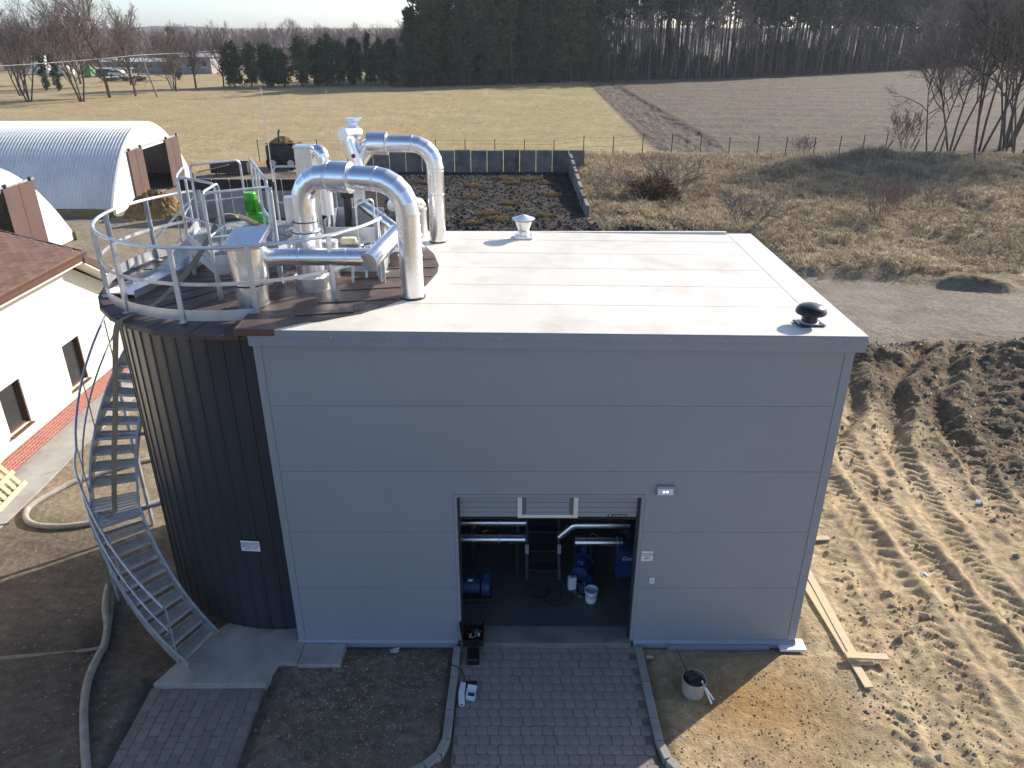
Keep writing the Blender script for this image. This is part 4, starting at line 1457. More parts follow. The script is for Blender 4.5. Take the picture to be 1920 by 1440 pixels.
    P_ = [Vector(p) for p in pts]
    for i in range(len(P_) - 1):
        p0, p1, p2, p3 = P_[max(i - 1, 0)], P_[i], P_[i + 1], P_[min(i + 2, len(P_) - 1)]
        for k in range(5):
            u = k / 5
            sm.append(.5 * ((2 * p1) + (-p0 + p2) * u + (2 * p0 - 5 * p1 + 4 * p2 - p3) * u * u + (-p0 + 3 * p1 - 3 * p2 + p3) * u ** 3))
    sm.append(P_[-1])
    vs, fs = [], []
    for i, p in enumerate(sm):
        tdir = (sm[min(i + 1, len(sm) - 1)] - sm[max(i - 1, 0)]).normalized()
        s = tdir.cross(Vector((.25, -.9, .5)))
        s = s.normalized() if abs(tdir.z) > .45 else tdir.cross(Vector((0, 0, 1))).normalized()
        nn = s.cross(tdir).normalized()
        vs += [p - s * .042, p + nn * .010, p + s * .042, p - nn * .010]
        if i:
            a = (i - 1) * 4
            fs += [(a + j, a + (j + 1) % 4, a + 4 + (j + 1) % 4, a + 4 + j) for j in range(4)]
    m.add(vs, fs)
    o = m.build('flat_hose', 'strap_olive', None, True)
    tag(o, 'flat olive hose draped over the platform rail and hanging down the tank', 'hose')


equipment()

# ------------------------------------------------------------------ inside the hall
def interior():
    f = .098
    t = thing('step_ladder', 'dark steel access steps standing inside the doorway', 'steps', (4.15, 1.7, f))
    for x in (3.86, 4.46):
        MB().bar((x, 1.55, f), (x, 2.35, 1.25), .05, .06).build('stringer', 'dark_steel', t)
        MB().bar((x, 2.35, f), (x, 2.35, 1.75), .04, .04, (0, 1, 0)).build('post', 'dark_steel', t)
        MB().obox((x, 1.78, .62), (.07, .02, .20), 0).build('bright_plate', 'galvanised_bright', t)
    for k in range(4):
        MB().box(3.885, 4.435, 1.56 + k * .20, 1.76 + k * .20, .30 + k * .28, .33 + k * .28).build('step', 'dark_steel', t)
    MB().tube([(3.86, 2.35, 1.75), (4.46, 2.35, 1.75)], .02, 8).build('hand_bar', 'galvanised', t)

    def pipe(lb, pts, r, bands=()):
        p = thing('process_pipe', lb, 'pipe', tuple(pts[0]))
        MB().tube(bend(pts, r * 1.8, 4), r, 20).build('pipe_run', 'aluminium', p, True)
        for c in bands:
            ring(p, c, (1, 0, 0), r + .008, .03)
        for x in (pts[0][0] + .3, pts[-1][0] - .15):
            MB().bar((x, pts[0][1], f), (x, pts[0][1], pts[0][2] - r), .04, .04, (0, 1, 0)).build('pipe_stand', 'dark_steel', p)
    pipe('upper silver pipe on the left inside the doorway', [(2.55, 1.78, 1.23), (3.84, 1.78, 1.23)], .065, [(3.3, 1.78, 1.23)])
    pipe('lower silver pipe on the left inside the doorway', [(2.35, 1.70, .92), (3.82, 1.70, .92)], .085, [(2.9, 1.70, .92), (3.35, 1.70, .92)])
    pipe('bent silver pipe on the upper right inside the doorway', [(4.46, 1.85, .86), (4.72, 1.85, 1.13), (5.75, 1.85, 1.13)], .075, [(5.4, 1.85, 1.13)])
    pipe('short thick silver pipe on the right inside the doorway', [(4.74, 1.72, .84), (5.62, 1.72, .84)], .085, [(5.52, 1.72, .84)])

    def pump(lb, x, y, s, rz):
        p = thing('pump', lb, 'pump', (x, y, f))
        MB().obox((x, y, f + .05 * s), (.62 * s, .40 * s, .10 * s), rz).build('base_frame', 'dark_steel', p, bevel=.01)
        c, sn = math.cos(rz), math.sin(rz)
        MB().cyl((x - .26 * s * c, y - .26 * s * sn, f + .27 * s), (x + .10 * s * c, y + .10 * s * sn, f + .27 * s), .15 * s, n=24).build('motor', 'blue_paint', p, True, bevel=.012)
        MB().cyl((x + .12 * s * c, y + .12 * s * sn, f + .27 * s), (x + .28 * s * c, y + .28 * s * sn, f + .27 * s), .19 * s, n=24).build('volute', 'blue_paint', p, True, bevel=.012)
        MB().cyl((x + .20 * s * c, y + .20 * s * sn, f + .40 * s), (x + .20 * s * c, y + .20 * s * sn, f + .60 * s), .07 * s, n=16).build('outlet', 'blue_paint', p, True)
        MB().obox((x - .08 * s * c, y - .08 * s * sn, f + .45 * s), (.16 * s, .14 * s, .10 * s), rz).build('terminal_box', 'blue_paint', p, bevel=.012)
        MB().obox((x - .08 * s * c, y - .08 * s * sn - .075 * s, f + .45 * s), (.08 * s, .004, .04 * s), rz).build('name_plate', 'white_paint', p)
    pump('blue pump on a plinth just left inside the doorway', 2.92, 1.08, .95, 0.0)
    pump('blue pump behind the white canister inside the doorway', 4.88, 1.62, 1.0, 1.3)
    pump('small blue pump lying behind the white bucket', 4.93, 1.20, .55, .9)
    t = thing('blower_cabinet', 'blue blower cabinet with white lettering at the right door edge', 'cabinet', (5.75, 1.75, f))
    MB().box(5.50, 6.10, 1.50, 2.10, f + .06, .78).build('cabinet_body', 'blue_paint', t, bevel=.025)
    for x in (5.55, 6.05):
        MB().box(x - .03, x + .03, 1.55, 1.61, f, f + .06).build('foot', 'dark_steel', t)
    text_mesh('lettering', ['Goss'], .12, Matrix.Translation((5.72, 1.497, .62)) @ Matrix.Rotation(math.pi / 2, 4, 'X'), 'white_paint', t)
    MB().lathe([(.13, .78), (.13, .95), (.08, 1.0), (.0, 1.01)], (5.74, 1.95, 0), 20).build('filter_drum', 'dark_steel', t, True)
    t = thing('white_bucket', 'white plastic bucket with handle on the hall floor', 'bucket', (5.0, .98, f))
    MB().lathe([(.095, f), (.12, f + .24), (.126, f + .245), (.126, f + .255), (.115, f + .255), (.09, f + .02), (.0, f + .02)], (5.0, .98, 0), 24).build('pail', 'white_plastic', t, True)
    MB().tube([polar((5.0, .98), .125, a, f + .24 - .10 * math.sin(R(a - 90)) * 0 + .0) + Vector((0, -.02, -.07 * math.sin(R((a - 180))))) for a in range(180, 361, 20)], .004, 6).build('handle', 'dark_steel', t)
    t = thing('canister', 'white plastic canister beside the pump', 'canister', (4.68, 1.30, f))
    MB().obox((4.68, 1.30, f + .14), (.15, .12, .28), .2).build('body', 'white_plastic', t, bevel=.025)
    MB().cyl((4.68, 1.30, f + .28), (4.68, 1.30, f + .33), .025, n=12).build('screw_cap', 'ink', t, True)
    c = MB()
    for cx, cy, r in ((4.05, 1.2, .22), (4.42, 1.02, .26), (4.25, 1.1, .24)):
        c.tube([(cx + r * math.cos(k * .35) * (1 + .06 * math.sin(k)), cy + r * .75 * math.sin(k * .35), f + .012 + .004 * (k % 3)) for k in range(21)], .009, 6)
    o = c.build('cable_coil', 'black_rubber', None, True)
    tag(o, 'tangled loops of dark cable on the hall floor', 'cable')
    o = MB().tube(bend([(4.72, 1.2, f + .02), (4.82, 1.05, f + .01), (4.92, 1.06, f + .012)], .08, 4), .006, 6).build('thin_hose', 'paper', None, True)
    tag(o, 'thin pale hose between canister and white bucket', 'hose')
    o = MB().tube(bend([(5.2, 2.0, .75), (5.05, 1.95, .9), (5.02, 1.9, .6)], .12, 5), .012, 6).build('pressure_hose', 'paper', None, True)
    t = tag(o, 'pale curved hose hanging beside the blue cabinet', 'hose')
    t = thing('valve_bank', 'bank of dark valves with yellow handles behind the left pump', 'valve', (2.75, 2.2, f))
    for k, (x, z) in enumerate(((2.72, 1.25), (2.80, .8), (3.02, .72), (2.78, .5), (3.12, .6))):
        MB().cyl((x, 2.2, z - .08), (x, 2.2, z + .08), .05, n=14).build('valve_body', 'dark_steel', t, True)
        MB().obox((x + .05, 2.13, z + .06), (.10, .02, .025), .3).build('lever', 'yellow_paint', t)
    MB().bar((2.86, 2.26, f), (2.86, 2.26, 1.6), .05, .05, (0, 1, 0)).build('stand_post', 'dark_steel', t)
    MB().bar((2.66, 2.24, 1.35), (3.16, 2.24, 1.35), .03, .03).build('cross_bar', 'yellow_paint', t)


interior()


# ------------------------------------------------------------------ things lying around the hall
def loose_things():
    # open tool case at the door post
    t = thing('tool_case', 'open black tool case full of tools at the left door post', 'tool case', (2.93, -.05, .104))
    z = .11
    MB().box(2.78, 3.10, -.15, .24, z, z + .02).build('case_floor', 'black_plastic', t)
    for x0, x1, y0, y1 in ((2.77, 2.79, -.16, .25), (3.09, 3.11, -.16, .25), (2.79, 3.09, -.16, -.14), (2.79, 3.09, .23, .25)):
        MB().box(x0, x1, y0, y1, z, z + .13).build('case_wall', 'black_plastic', t, bevel=.004)
    MB().obox((2.745, .06, z + .27), (.03, .36, .30), 0, 0, -.12).build('lid', 'black_plastic', t, bevel=.012)
    MB().box(2.84, 3.05, -.47, -.18, .005, .13).build('front_tray', 'black_plastic', t, bevel=.02)
    MB().tube([(3.04, .22, z + .12), (3.05, .24, z + .28), (3.08, .20, z + .30)], .022, 8).build('drill_body', 'black_rubber', t, True)
    for k in range(14):
        x, y = rng.uniform(2.83, 3.05), rng.uniform(-.10, .19)
        a, L = rng.uniform(0, 3.1), rng.uniform(.06, .16)
        MB().cyl((x - L / 2 * math.cos(a), y - L / 2 * math.sin(a), z + .04 + .006 * k), (x + L / 2 * math.cos(a), y + L / 2 * math.sin(a), z + .05 + .006 * k), .011, n=6).build('hand_tool', rng.choice(['tool_orange', 'dark_steel', 'dark_steel', 'galvanised', 'wood_new', 'black_rubber']), t)
    MB().obox((3.03, -.02, z + .13), (.03, .05, .03), .2).build('hand_tool', 'white_plastic', t)
    t = thing('paper_roll', 'long white roll lying on the paving by the kerb', 'roll', (2.80, -1.12, .01))
    MB().tube([(2.815, -.90, .055), (2.80, -1.08, .055), (2.815, -1.30, .055)], [.045, .05, .046], 16).build('roll_body', 'white_plastic', t, True)
    MB().cyl((2.8155, -1.302, .055), (2.816, -1.305, .055), .018, n=12).build('core_hole', 'ink', t)
    t = thing('white_carton', 'small open white carton beside the white roll', 'carton', (2.94, -1.08, .01))
    MB().obox((2.945, -1.14, .05), (.14, .10, .09), -.2).build('carton_body', 'white_plastic', t, bevel=.006)
    MB().obox((2.955, -1.03, .075), (.145, .15, .008), -.2, .35).build('flap', 'white_plastic', t)
    MB().obox((2.955, -1.145, .098), (.10, .06, .006), -.2).build('dark_insert', 'ink', t)
    t = thing('dark_cloth', 'dark folded cloth lying on the paving behind the white carton', 'cloth', (2.93, -.86, .01))
    MB().obox((2.93, -.87, .018), (.20, .13, .022), .05).build('folded_cloth', 'black_rubber', t, bevel=.008)
    o = MB().tube(bend([(2.58, -.52, .085), (2.70, -.58, .09), (2.80, -.66, .05), (2.83, -.78, .02), (2.78, -.9, .02)], .05, 4), .008, 6).build('cable', 'black_rubber', None, True)
    tag(o, 'dark cable lying across the left kerb', 'cable')
    # mortar bucket
    t = thing('mortar_bucket', 'clay coloured mixing bucket with tools standing on the sand', 'bucket', (6.42, -1.02, 0))
    c = (6.42, -1.0, gz(6.42, -1.0) - .01)
    MB().lathe([(.165, 0), (.185, .29), (.19, .295), (.19, .305), (.178, .305), (.172, .22), (.0, .215)], c, 28).build('pail', 'bucket_clay', t, True)
    MB().lathe([(.0, .218), (.172, .222), (.172, .226), (.0, .232)], c, 20).build('mortar_fill', 'mortar', t)
    MB().cyl((6.40, -.98, c[2] + .2), (6.20, -.62, c[2] + .52), .014, n=8).build('mixer_rod', 'dark_steel', t)
    MB().obox((6.38, -.95, c[2] + .31), (.16, .16, .05), .4).build('mixing_cage', 'dark_steel', t, bevel=.01)
    MB().bar((6.52, -1.06, c[2] + .31), (6.66, -1.24, c[2] + .02), .03, .012).build('trowel_blade', 'white_paint', t)
    MB().cyl((6.56, -1.14, c[2] + .26), (6.70, -1.18, c[2] + .04), .014, n=8).build('trowel_handle', 'white_paint', t)
    # boards on the sand
    def board(lb, p0, p1, w, h, dz=0.0):
        z0, z1 = gz(*p0), gz(*p1)
        zm = max(z0, z1, gz((p0[0] + p1[0]) / 2, (p0[1] + p1[1]) / 2)) + h / 2 + .015 + dz
        L = math.hypot(p1[0] - p0[0], p1[1] - p0[1])
        o = MB().box(-L / 2, L / 2, -w / 2, w / 2, -h / 2, h / 2).build('plank', 'wood_new', None, bevel=.003)
        o.location = ((p0[0] + p1[0]) / 2, (p0[1] + p1[1]) / 2, zm)
        o.rotation_euler = (0, 0, math.atan2(p1[1] - p0[1], p1[0] - p0[0]))
        tag(o, lb, 'plank', 'new timber planks beside the hall')
    board('long pale plank lying nearest the hall wall, its near end sticking out furthest', (9.02, 1.95), (9.20, -.95), .14, .035)
    board('long pale plank lying parallel to the right of its twin', (9.20, 2.25), (9.22, -.30), .14, .035)
    board('short pale plank laid across the near ends of the two long ones', (9.05, -.36), (9.72, -.40), .13, .035, .045)
    board('short offcut under the crossing plank', (9.22, -.46), (9.47, -.46), .06, .03)
    board('pale plank end peeping out behind the hall corner', (9.3, 2.86), (10.02, 2.90), .13, .035)
    # litter
    for (x, y, s, mt_, lb) in ((11.35, 1.72, .14, 'galvanised_bright', 'small shiny crumpled foil on the rutted sand'), (13.8, 4.2, .17, 'white_paint', 'white scrap of plastic film by the dark spoil heap'), (9.75, 5.15, .09, 'white_paint', 'little white scrap near the hall wall on the sand'), (1.62, -.14, .15, 'paper', 'crumpled pale film lying at the hall wall on dark earth'), (5.86, -.30, .10, 'paper', 'crumpled paper at the wall right of the driveway kerb')):
        z = gz(x, y)
        m = MB()
        n = 7
        vs = [(x + s * (i / (n - 1) - .5) + rng.uniform(-.02, .02), y + s * .6 * (j / (n - 1) - .5) + rng.uniform(-.02, .02), z + .02 + rng.uniform(0, .05)) for i in range(n) for j in range(n)]
        m.add(vs, [(i * n + j, (i + 1) * n + j, (i + 1) * n + j + 1, i * n + j + 1) for i in range(n - 1) for j in range(n - 1)])
        o = m.build('litter', mt_, None)
        tag(o, lb, 'litter')
    # fat hose on the left
    def hose(lb, pts, r):
        P_ = [Vector((x, y, max(gz(x, y), -.02) + r * .9)) for x, y in pts]
        sm = []
        for i in range(len(P_) - 1):
            p0, p1, p2, p3 = P_[max(i - 1, 0)], P_[i], P_[i + 1], P_[min(i + 2, len(P_) - 1)]
            for k in range(6):
                u = k / 6
                q = .5 * ((2 * p1) + (-p0 + p2) * u + (2 * p0 - 5 * p1 + 4 * p2 - p3) * u * u + (-p0 + 3 * p1 - 3 * p2 + p3) * u ** 3)
                q.z = gz(q.x, q.y) + r * .85
                sm.append(q)
        o = MB().tube(sm, r, 12).build('suction_hose', 'hose_grey', None, True)
        tag(o, lb, 'hose')
    hose('thick grey hose running from the stair toward the camera over dark earth', [(-3.95, 1.9), (-3.92, 1.45), (-3.72, .9), (-3.45, .4), (-3.25, -.2), (-3.15, -.8), (-2.92, -1.4), (-2.55, -2.1), (-2.3, -2.6), (-2.2, -3.4)], .062)
    hose('thick grey hose lying in a bend on sunlit earth beyond the stair', [(-3.2, 6.6), (-4.4, 6.3), (-5.4, 5.75), (-6.35, 5.05), (-6.72, 4.45), (-6.86, 3.9), (-6.55, 3.42), (-6.0, 3.28), (-5.3, 3.38), (-4.6, 3.75), (-4.0, 4.3)], .062)
    o = MB().tube([(x, y, gz(x, y) + .03) for x, y in ((-7.6, 3.2), (-7.3, 3.3), (-7.1, 3.2), (-7.2, 3.05), (-7.45, 3.1), (-7.2, 3.28), (-6.95, 3.4))], .014, 6).build('cable_coil', 'dark_steel', None, True)
    tag(o, 'dark coiled cable on sunlit earth at the left edge', 'cable')
    # pallet leaning on the house wall
    t = thing('wooden_pallet', 'pale wooden pallet leaning on the brick base of the cream house', 'pallet', (-7.7, 4.6, 0))
    mt = Matrix.Translation((-7.42, 4.35, .03)) @ Matrix.Rotation(R(4), 4, 'Z') @ Matrix.Rotation(R(-124), 4, 'Y')
    def pb(x0, x1, y0, y1, z0, z1, nm):
        m = MB().box(x0, x1, y0, y1, z0, z1)
        m.v = [tuple(mt @ Vector(p)) for p in m.v]
        m.build(nm, 'wood_new', t)
    for k in range(6): pb(0, .8, -.55 + k * .205, -.55 + k * .205 + .12, .09, .112, 'deck_board')
    for k in range(3): pb(.0 + k * .35, .1 + k * .35, -.55, .60, .0, .088, 'bearer')


loose_things()


# ------------------------------------------------------------------ cream house on the left
def house():
    h = thing('cream_house', 'cream rendered house with red brick base and brown shingle roof', 'house', (-8.1, 3, 0))
    X = -8.1
    wins = [(5.74, 6.50, .80, 1.92), (8.44, 9.20, .72, 1.94)]
    y0, y1 = -6, 11.3
    ztop = 3.86
    def top(y): return ztop if y <= 9.35 else ztop - (y - 9.35) * .58
    # wall with window openings, in strips
    m = MB()
    ys = [y0] + [v for w in wins for v in w[:2]] + [9.35, y1]
    for a, b in zip(ys[:-1], ys[1:]):
        w = [w for w in wins if abs(w[0] - a) < 1e-6]
        if w:
            m.box(X - .3, X, a, b, .46, w[0][2])
            m.box(X - .3, X, a, b, w[0][3], ztop)
        else:
            m.prism([(a, .46), (b, .46), (b, top(b)), (a, top(a))], X - .3, X, 'x')
    m.build('wall', 'render_cream', h)
    MB().box(X - .25, X + .02, y0, y1, -.05, .455).build('brick_base', 'brick_red', h)
    MB().box(-16, X - .31, 11.0, y1, -.05, 2.6).build('wall', 'render_cream', h)
    for a, b, z0, z1 in wins:
        w = MB().box(X - .14, X - .10, a + .05, b - .05, z0 + .05, z1 - .05).build('window', 'window_glass', h)
        f = MB()
        for q in ((a, a + .06, z0, z1), (b - .06, b, z0, z1), (a + .06, b - .06, z0, z0 + .06), (a + .06, b - .06, z1 - .06, z1)):
            f.box(X - .16, X - .07, q[0], q[1], q[2], q[3])
        f.build('frame', 'window_frame', w)
        MB().box(X - .05, X + .10, a - .05, b + .05, z0 - .045, z0 - .008).build('sill', 'brown_metal', w, bevel=.006)
        MB().box(X - .24, X - .20, a + .08, b - .08, z0 + .1, z1 - .1).build('curtain', 'curtain', w)
        MB().box(X - .16, X + .004, b - .002, b + .05, z0, z1).build('reveal', 'hangar_door', w)
    # roof plane: eave at x=-7.62 z=4.2, rising to the left by 15 degrees
    pitch = math.tan(R(15))
    ex, ez, ye = -7.62, 4.16, 9.55
    def rz(x): return ez + (ex - x) * pitch
    m = MB().add([(ex, y0, ez), (ex, ye, ez), (-16, ye, rz(-16)), (-16, y0, rz(-16)), (ex, y0, ez - .16), (ex, ye, ez - .16), (-16, ye, rz(-16) - .16), (-16, y0, rz(-16) - .16)],
                 [(0, 1, 2, 3), (7, 6, 5, 4), (0, 4, 5, 1), (1, 5, 6, 2), (2, 6, 7, 3), (3, 7, 4, 0)])
    rf = m.build('roof', 'shingle', h)
    # shingles
    sw, sl = .333, .145
    s = MB()
    c, sn = math.cos(R(15)), math.sin(R(15))
    mm = Matrix(((c, 0, sn, 0), (0, 1, 0, 0), (-sn, 0, c, 0), (0, 0, 0, 1)))
    pts = [(-sl, -sw / 2 + .004, .004), (.0, -sw / 2 + .004, .012), (.0, sw / 2 - .004, .012), (-sl, sw / 2 - .004, .004), (.0, -sw / 2 + .004, .001), (.0, sw / 2 - .004, .001)]
    s.add([tuple(mm @ Vector(p)) for p in pts], [(0, 1, 2, 3), (1, 4, 5, 2)])
    proto = s.build('shingle', 'shingle', rf)
    first = True
    for i in range(15):
        xx = ex - i * sl * c
        y = ye - .17 - (i % 2) * sw / 2
        while y > 5.2 - .0 * i:
            o = proto if first else proto.copy()
            if not first: COL.objects.link(o)
            first = False
            o.location = (xx + rng.uniform(-.004, .004), y, rz(xx) + .002 + rng.uniform(0, .003))
            y -= sw
    rest = MB()
    for i in range(15, 45):
        xx = ex - i * sl * c
        y = ye - .17 - (i % 2) * sw / 2
        while y > 8.0:
            rest.add([Vector(mm @ Vector(p)) + Vector((xx, y, rz(xx) + .002)) for p in pts], [(0, 1, 2, 3), (1, 4, 5, 2)])
            y -= sw
    tag(rest.build('shingle_field', 'shingle', rf), None, None, None, 'stuff')
    # gutter, fascia, soffit, verge
    g = MB()
    gp = [(.0, .0), (.01, -.07), (.06, -.105), (.11, -.07), (.12, .0), (.11, 0), (.10, -.06), (.06, -.09), (.02, -.06), (.01, 0)]
    n = len(gp)
    vs = [(ex - .02 + p[0], y, ez - .01 + p[1]) for y in (y0, ye + .05) for p in gp]
    g.add(vs, [(i, (i + 1) % n, n + (i + 1) % n, n + i) for i in range(n)] + [tuple(range(n, 2 * n))])
    g.build('gutter', 'brown_metal', h, True)
    MB().box(ex - .03, ex - .022, y0, ye, ez - .24, ez - .05).build('fascia', 'brown_metal', h)
    MB().box(X, ex - .035, y0, ye, ztop + .0, ztop + .03).build('soffit', 'soffit', h)
    v = MB().add([(ex + .0, ye + .003, ez - .17), (ex, ye + .003, ez + .03), (-16, ye + .003, rz(-16) + .03), (-16, ye + .003, rz(-16) - .17), (ex, ye + .04, ez - .17), (ex, ye + .04, ez + .03), (-16, ye + .04, rz(-16) + .03), (-16, ye + .04, rz(-16) - .17)],
                 [(0, 1, 2, 3), (7, 6, 5, 4), (0, 4, 5, 1), (1, 5, 6, 2), (2, 6, 7, 3), (3, 7, 4, 0)])
    v.build('verge_board', 'brown_metal', h)
    # lower lean-to roof at the far end
    lo = MB().add([(ex, 9.60, 4.08), (ex, 11.7, 2.80), (-16, 11.7, 2.80), (-16, 9.60, 4.08), (ex, 9.60, 3.86), (ex, 11.7, 2.58), (-16, 11.7, 2.58), (-16, 9.60, 3.86)],
                  [(0, 1, 2, 3), (7, 6, 5, 4), (0, 4, 5, 1), (1, 5, 6, 2), (2, 6, 7, 3), (3, 7, 4, 0)])
    lo.build('lean_to_roof', 'hangar_door', h)
    MB().add([(X, 9.6, 3.80), (ex - .01, 9.6, 3.80), (ex - .01, 11.6, 2.58), (X, 11.6, 2.58), (X, 9.6, 3.84), (ex - .01, 9.6, 3.84), (ex - .01, 11.6, 2.62), (X, 11.6, 2.62)],
             [(0, 3, 2, 1), (4, 5, 6, 7), (0, 1, 5, 4), (1, 2, 6, 5), (2, 3, 7, 6), (3, 0, 4, 7)]).build('soffit', 'soffit', h)
    # lightning wire on the verge
    w = [Vector((x, ye - .1, rz(x) + (.09 if k % 2 else .05))) for k, x in enumerate(np.arange(-7.8, -14, -.5))]
    MB().tube(w, .008, 5).build('lightning_wire', 'wire', h)
    for k, p in enumerate(w):
        if k % 2 == 0: MB().bar((p.x, p.y, rz(p.x)), p, .02, .02, (0, 1, 0)).build('wire_holder', 'galvanised_bright', h)
    ap = MB().box(X + .022, -7.05, -6, 12.4, -.06, .03).build('pavement', 'concrete', None, bevel=.01)
    tag(ap, 'pale concrete apron along the cream house', None, None, 'structure')


house()


# ------------------------------------------------------------------ white arched barns
def barn(label, X1, yc, half, H, length, doors, dx0, dx1, dh, hatch=None):
    b = thing('arched_barn', label, 'barn', (X1, yc, 0))
    # arch profile: a slightly pointed parabola
    def prof(t):
        u = -math.cos(math.pi * t)
        return yc + half * u, H * (1 - abs(u) ** 2.15) + .12
    n = 40
    step = .19
    k = int(length / step)
    vs, fs = [], []
    for i in range(2 * k + 1):
        x = X1 - i * step / 2
        off = .06 if i % 2 else 0.0
        for j in range(n + 1):
            y, z = prof(j / n)
            d = Vector((y - yc, z)).normalized()
            vs.append((x, y + d.x * off, z + d.y * off))
    for i in range(2 * k):
        for j in range(n):
            a = i * (n + 1) + j
            fs.append((a, a + 1, a + n + 2, a + n + 1))
    MB().add(vs, fs).build('corrugated_shell', 'hangar_white', b)
    # end wall with door opening
    pts = [prof(j / n) for j in range(n + 1)]
    m = MB()
    xo, xi = X1 - .01, X1 - .12
    for j in range(n):
        (ya, za), (yb, zb) = pts[j], pts[j + 1]
        lo = dh if (ya + yb) / 2 > dx0 and (ya + yb) / 2 < dx1 else 0
        if max(za, zb) > lo: m.prism([(ya, lo), (yb, lo), (yb, max(lo, zb)), (ya, max(lo, za))], xi, xo, 'x')
    m.build('end_wall', 'hangar_end', b)
    for j, (a, c) in enumerate(doors):
        d = MB().box(X1 + .02, X1 + .09, a, c, .1, dh + .15).build('sliding_door', 'hangar_door', b, bevel=.01)
        MB().box(X1 + .091, X1 + .10, (a + c) / 2 - .01, (a + c) / 2 + .01, .1, dh + .12).build('seam', 'brown_metal', d)
        for y in (a + .2, c - .2):
            MB().box(X1 + .03, X1 + .12, y - .06, y + .06, dh + .16, dh + .32).build('roller', 'dark_steel', d)
    MB().box(X1 + .0, X1 + .05, doors[0][0] - .2, doors[-1][1] + .2, dh + .16, dh + .24).build('door_track', 'galvanised', b)
    MB().box(X1 - length, X1 + .12, yc - half - .12, yc - half + .2, -.05, .38).build('plinth', 'mossy_plinth', b)
    MB().box(X1 - length, X1 + .12, yc + half - .2, yc + half + .12, -.05, .38).build('plinth', 'mossy_plinth', b)
    MB().box(X1 - length + .3, X1 - .3, yc - half + .3, yc + half - .3, -.04, .02).build('barn_floor', 'concrete_dark', b)
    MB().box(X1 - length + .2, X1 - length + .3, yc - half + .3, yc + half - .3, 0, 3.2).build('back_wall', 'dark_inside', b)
    if hatch:
        a, c, t0, t1 = hatch
        vs = []
        for x in (a, c):
            for q in (t0, (t0 + t1) / 2, t1):
                y, z = prof(q)
                vs.append((x, y, z + .075))
        MB().add(vs, [(0, 1, 4, 3), (1, 2, 5, 4)]).build('roof_light', 'translucent_sheet', b)


barn('far white corrugated arched barn with half open brown doors', -18.42, 37.7, 5.8, 4.15, 26, [(34.85, 36.7), (39.95, 41.95)], 35.6, 40.6, 2.85, (-34.6, -32.2, .40, .50))
barn('near white corrugated arched barn cut off by the left frame edge', -17.95, 21.35, 5.8, 4.15, 20, [(17.0, 19.0), (22.55, 24.75)], 18.6, 23.4, 3.1)


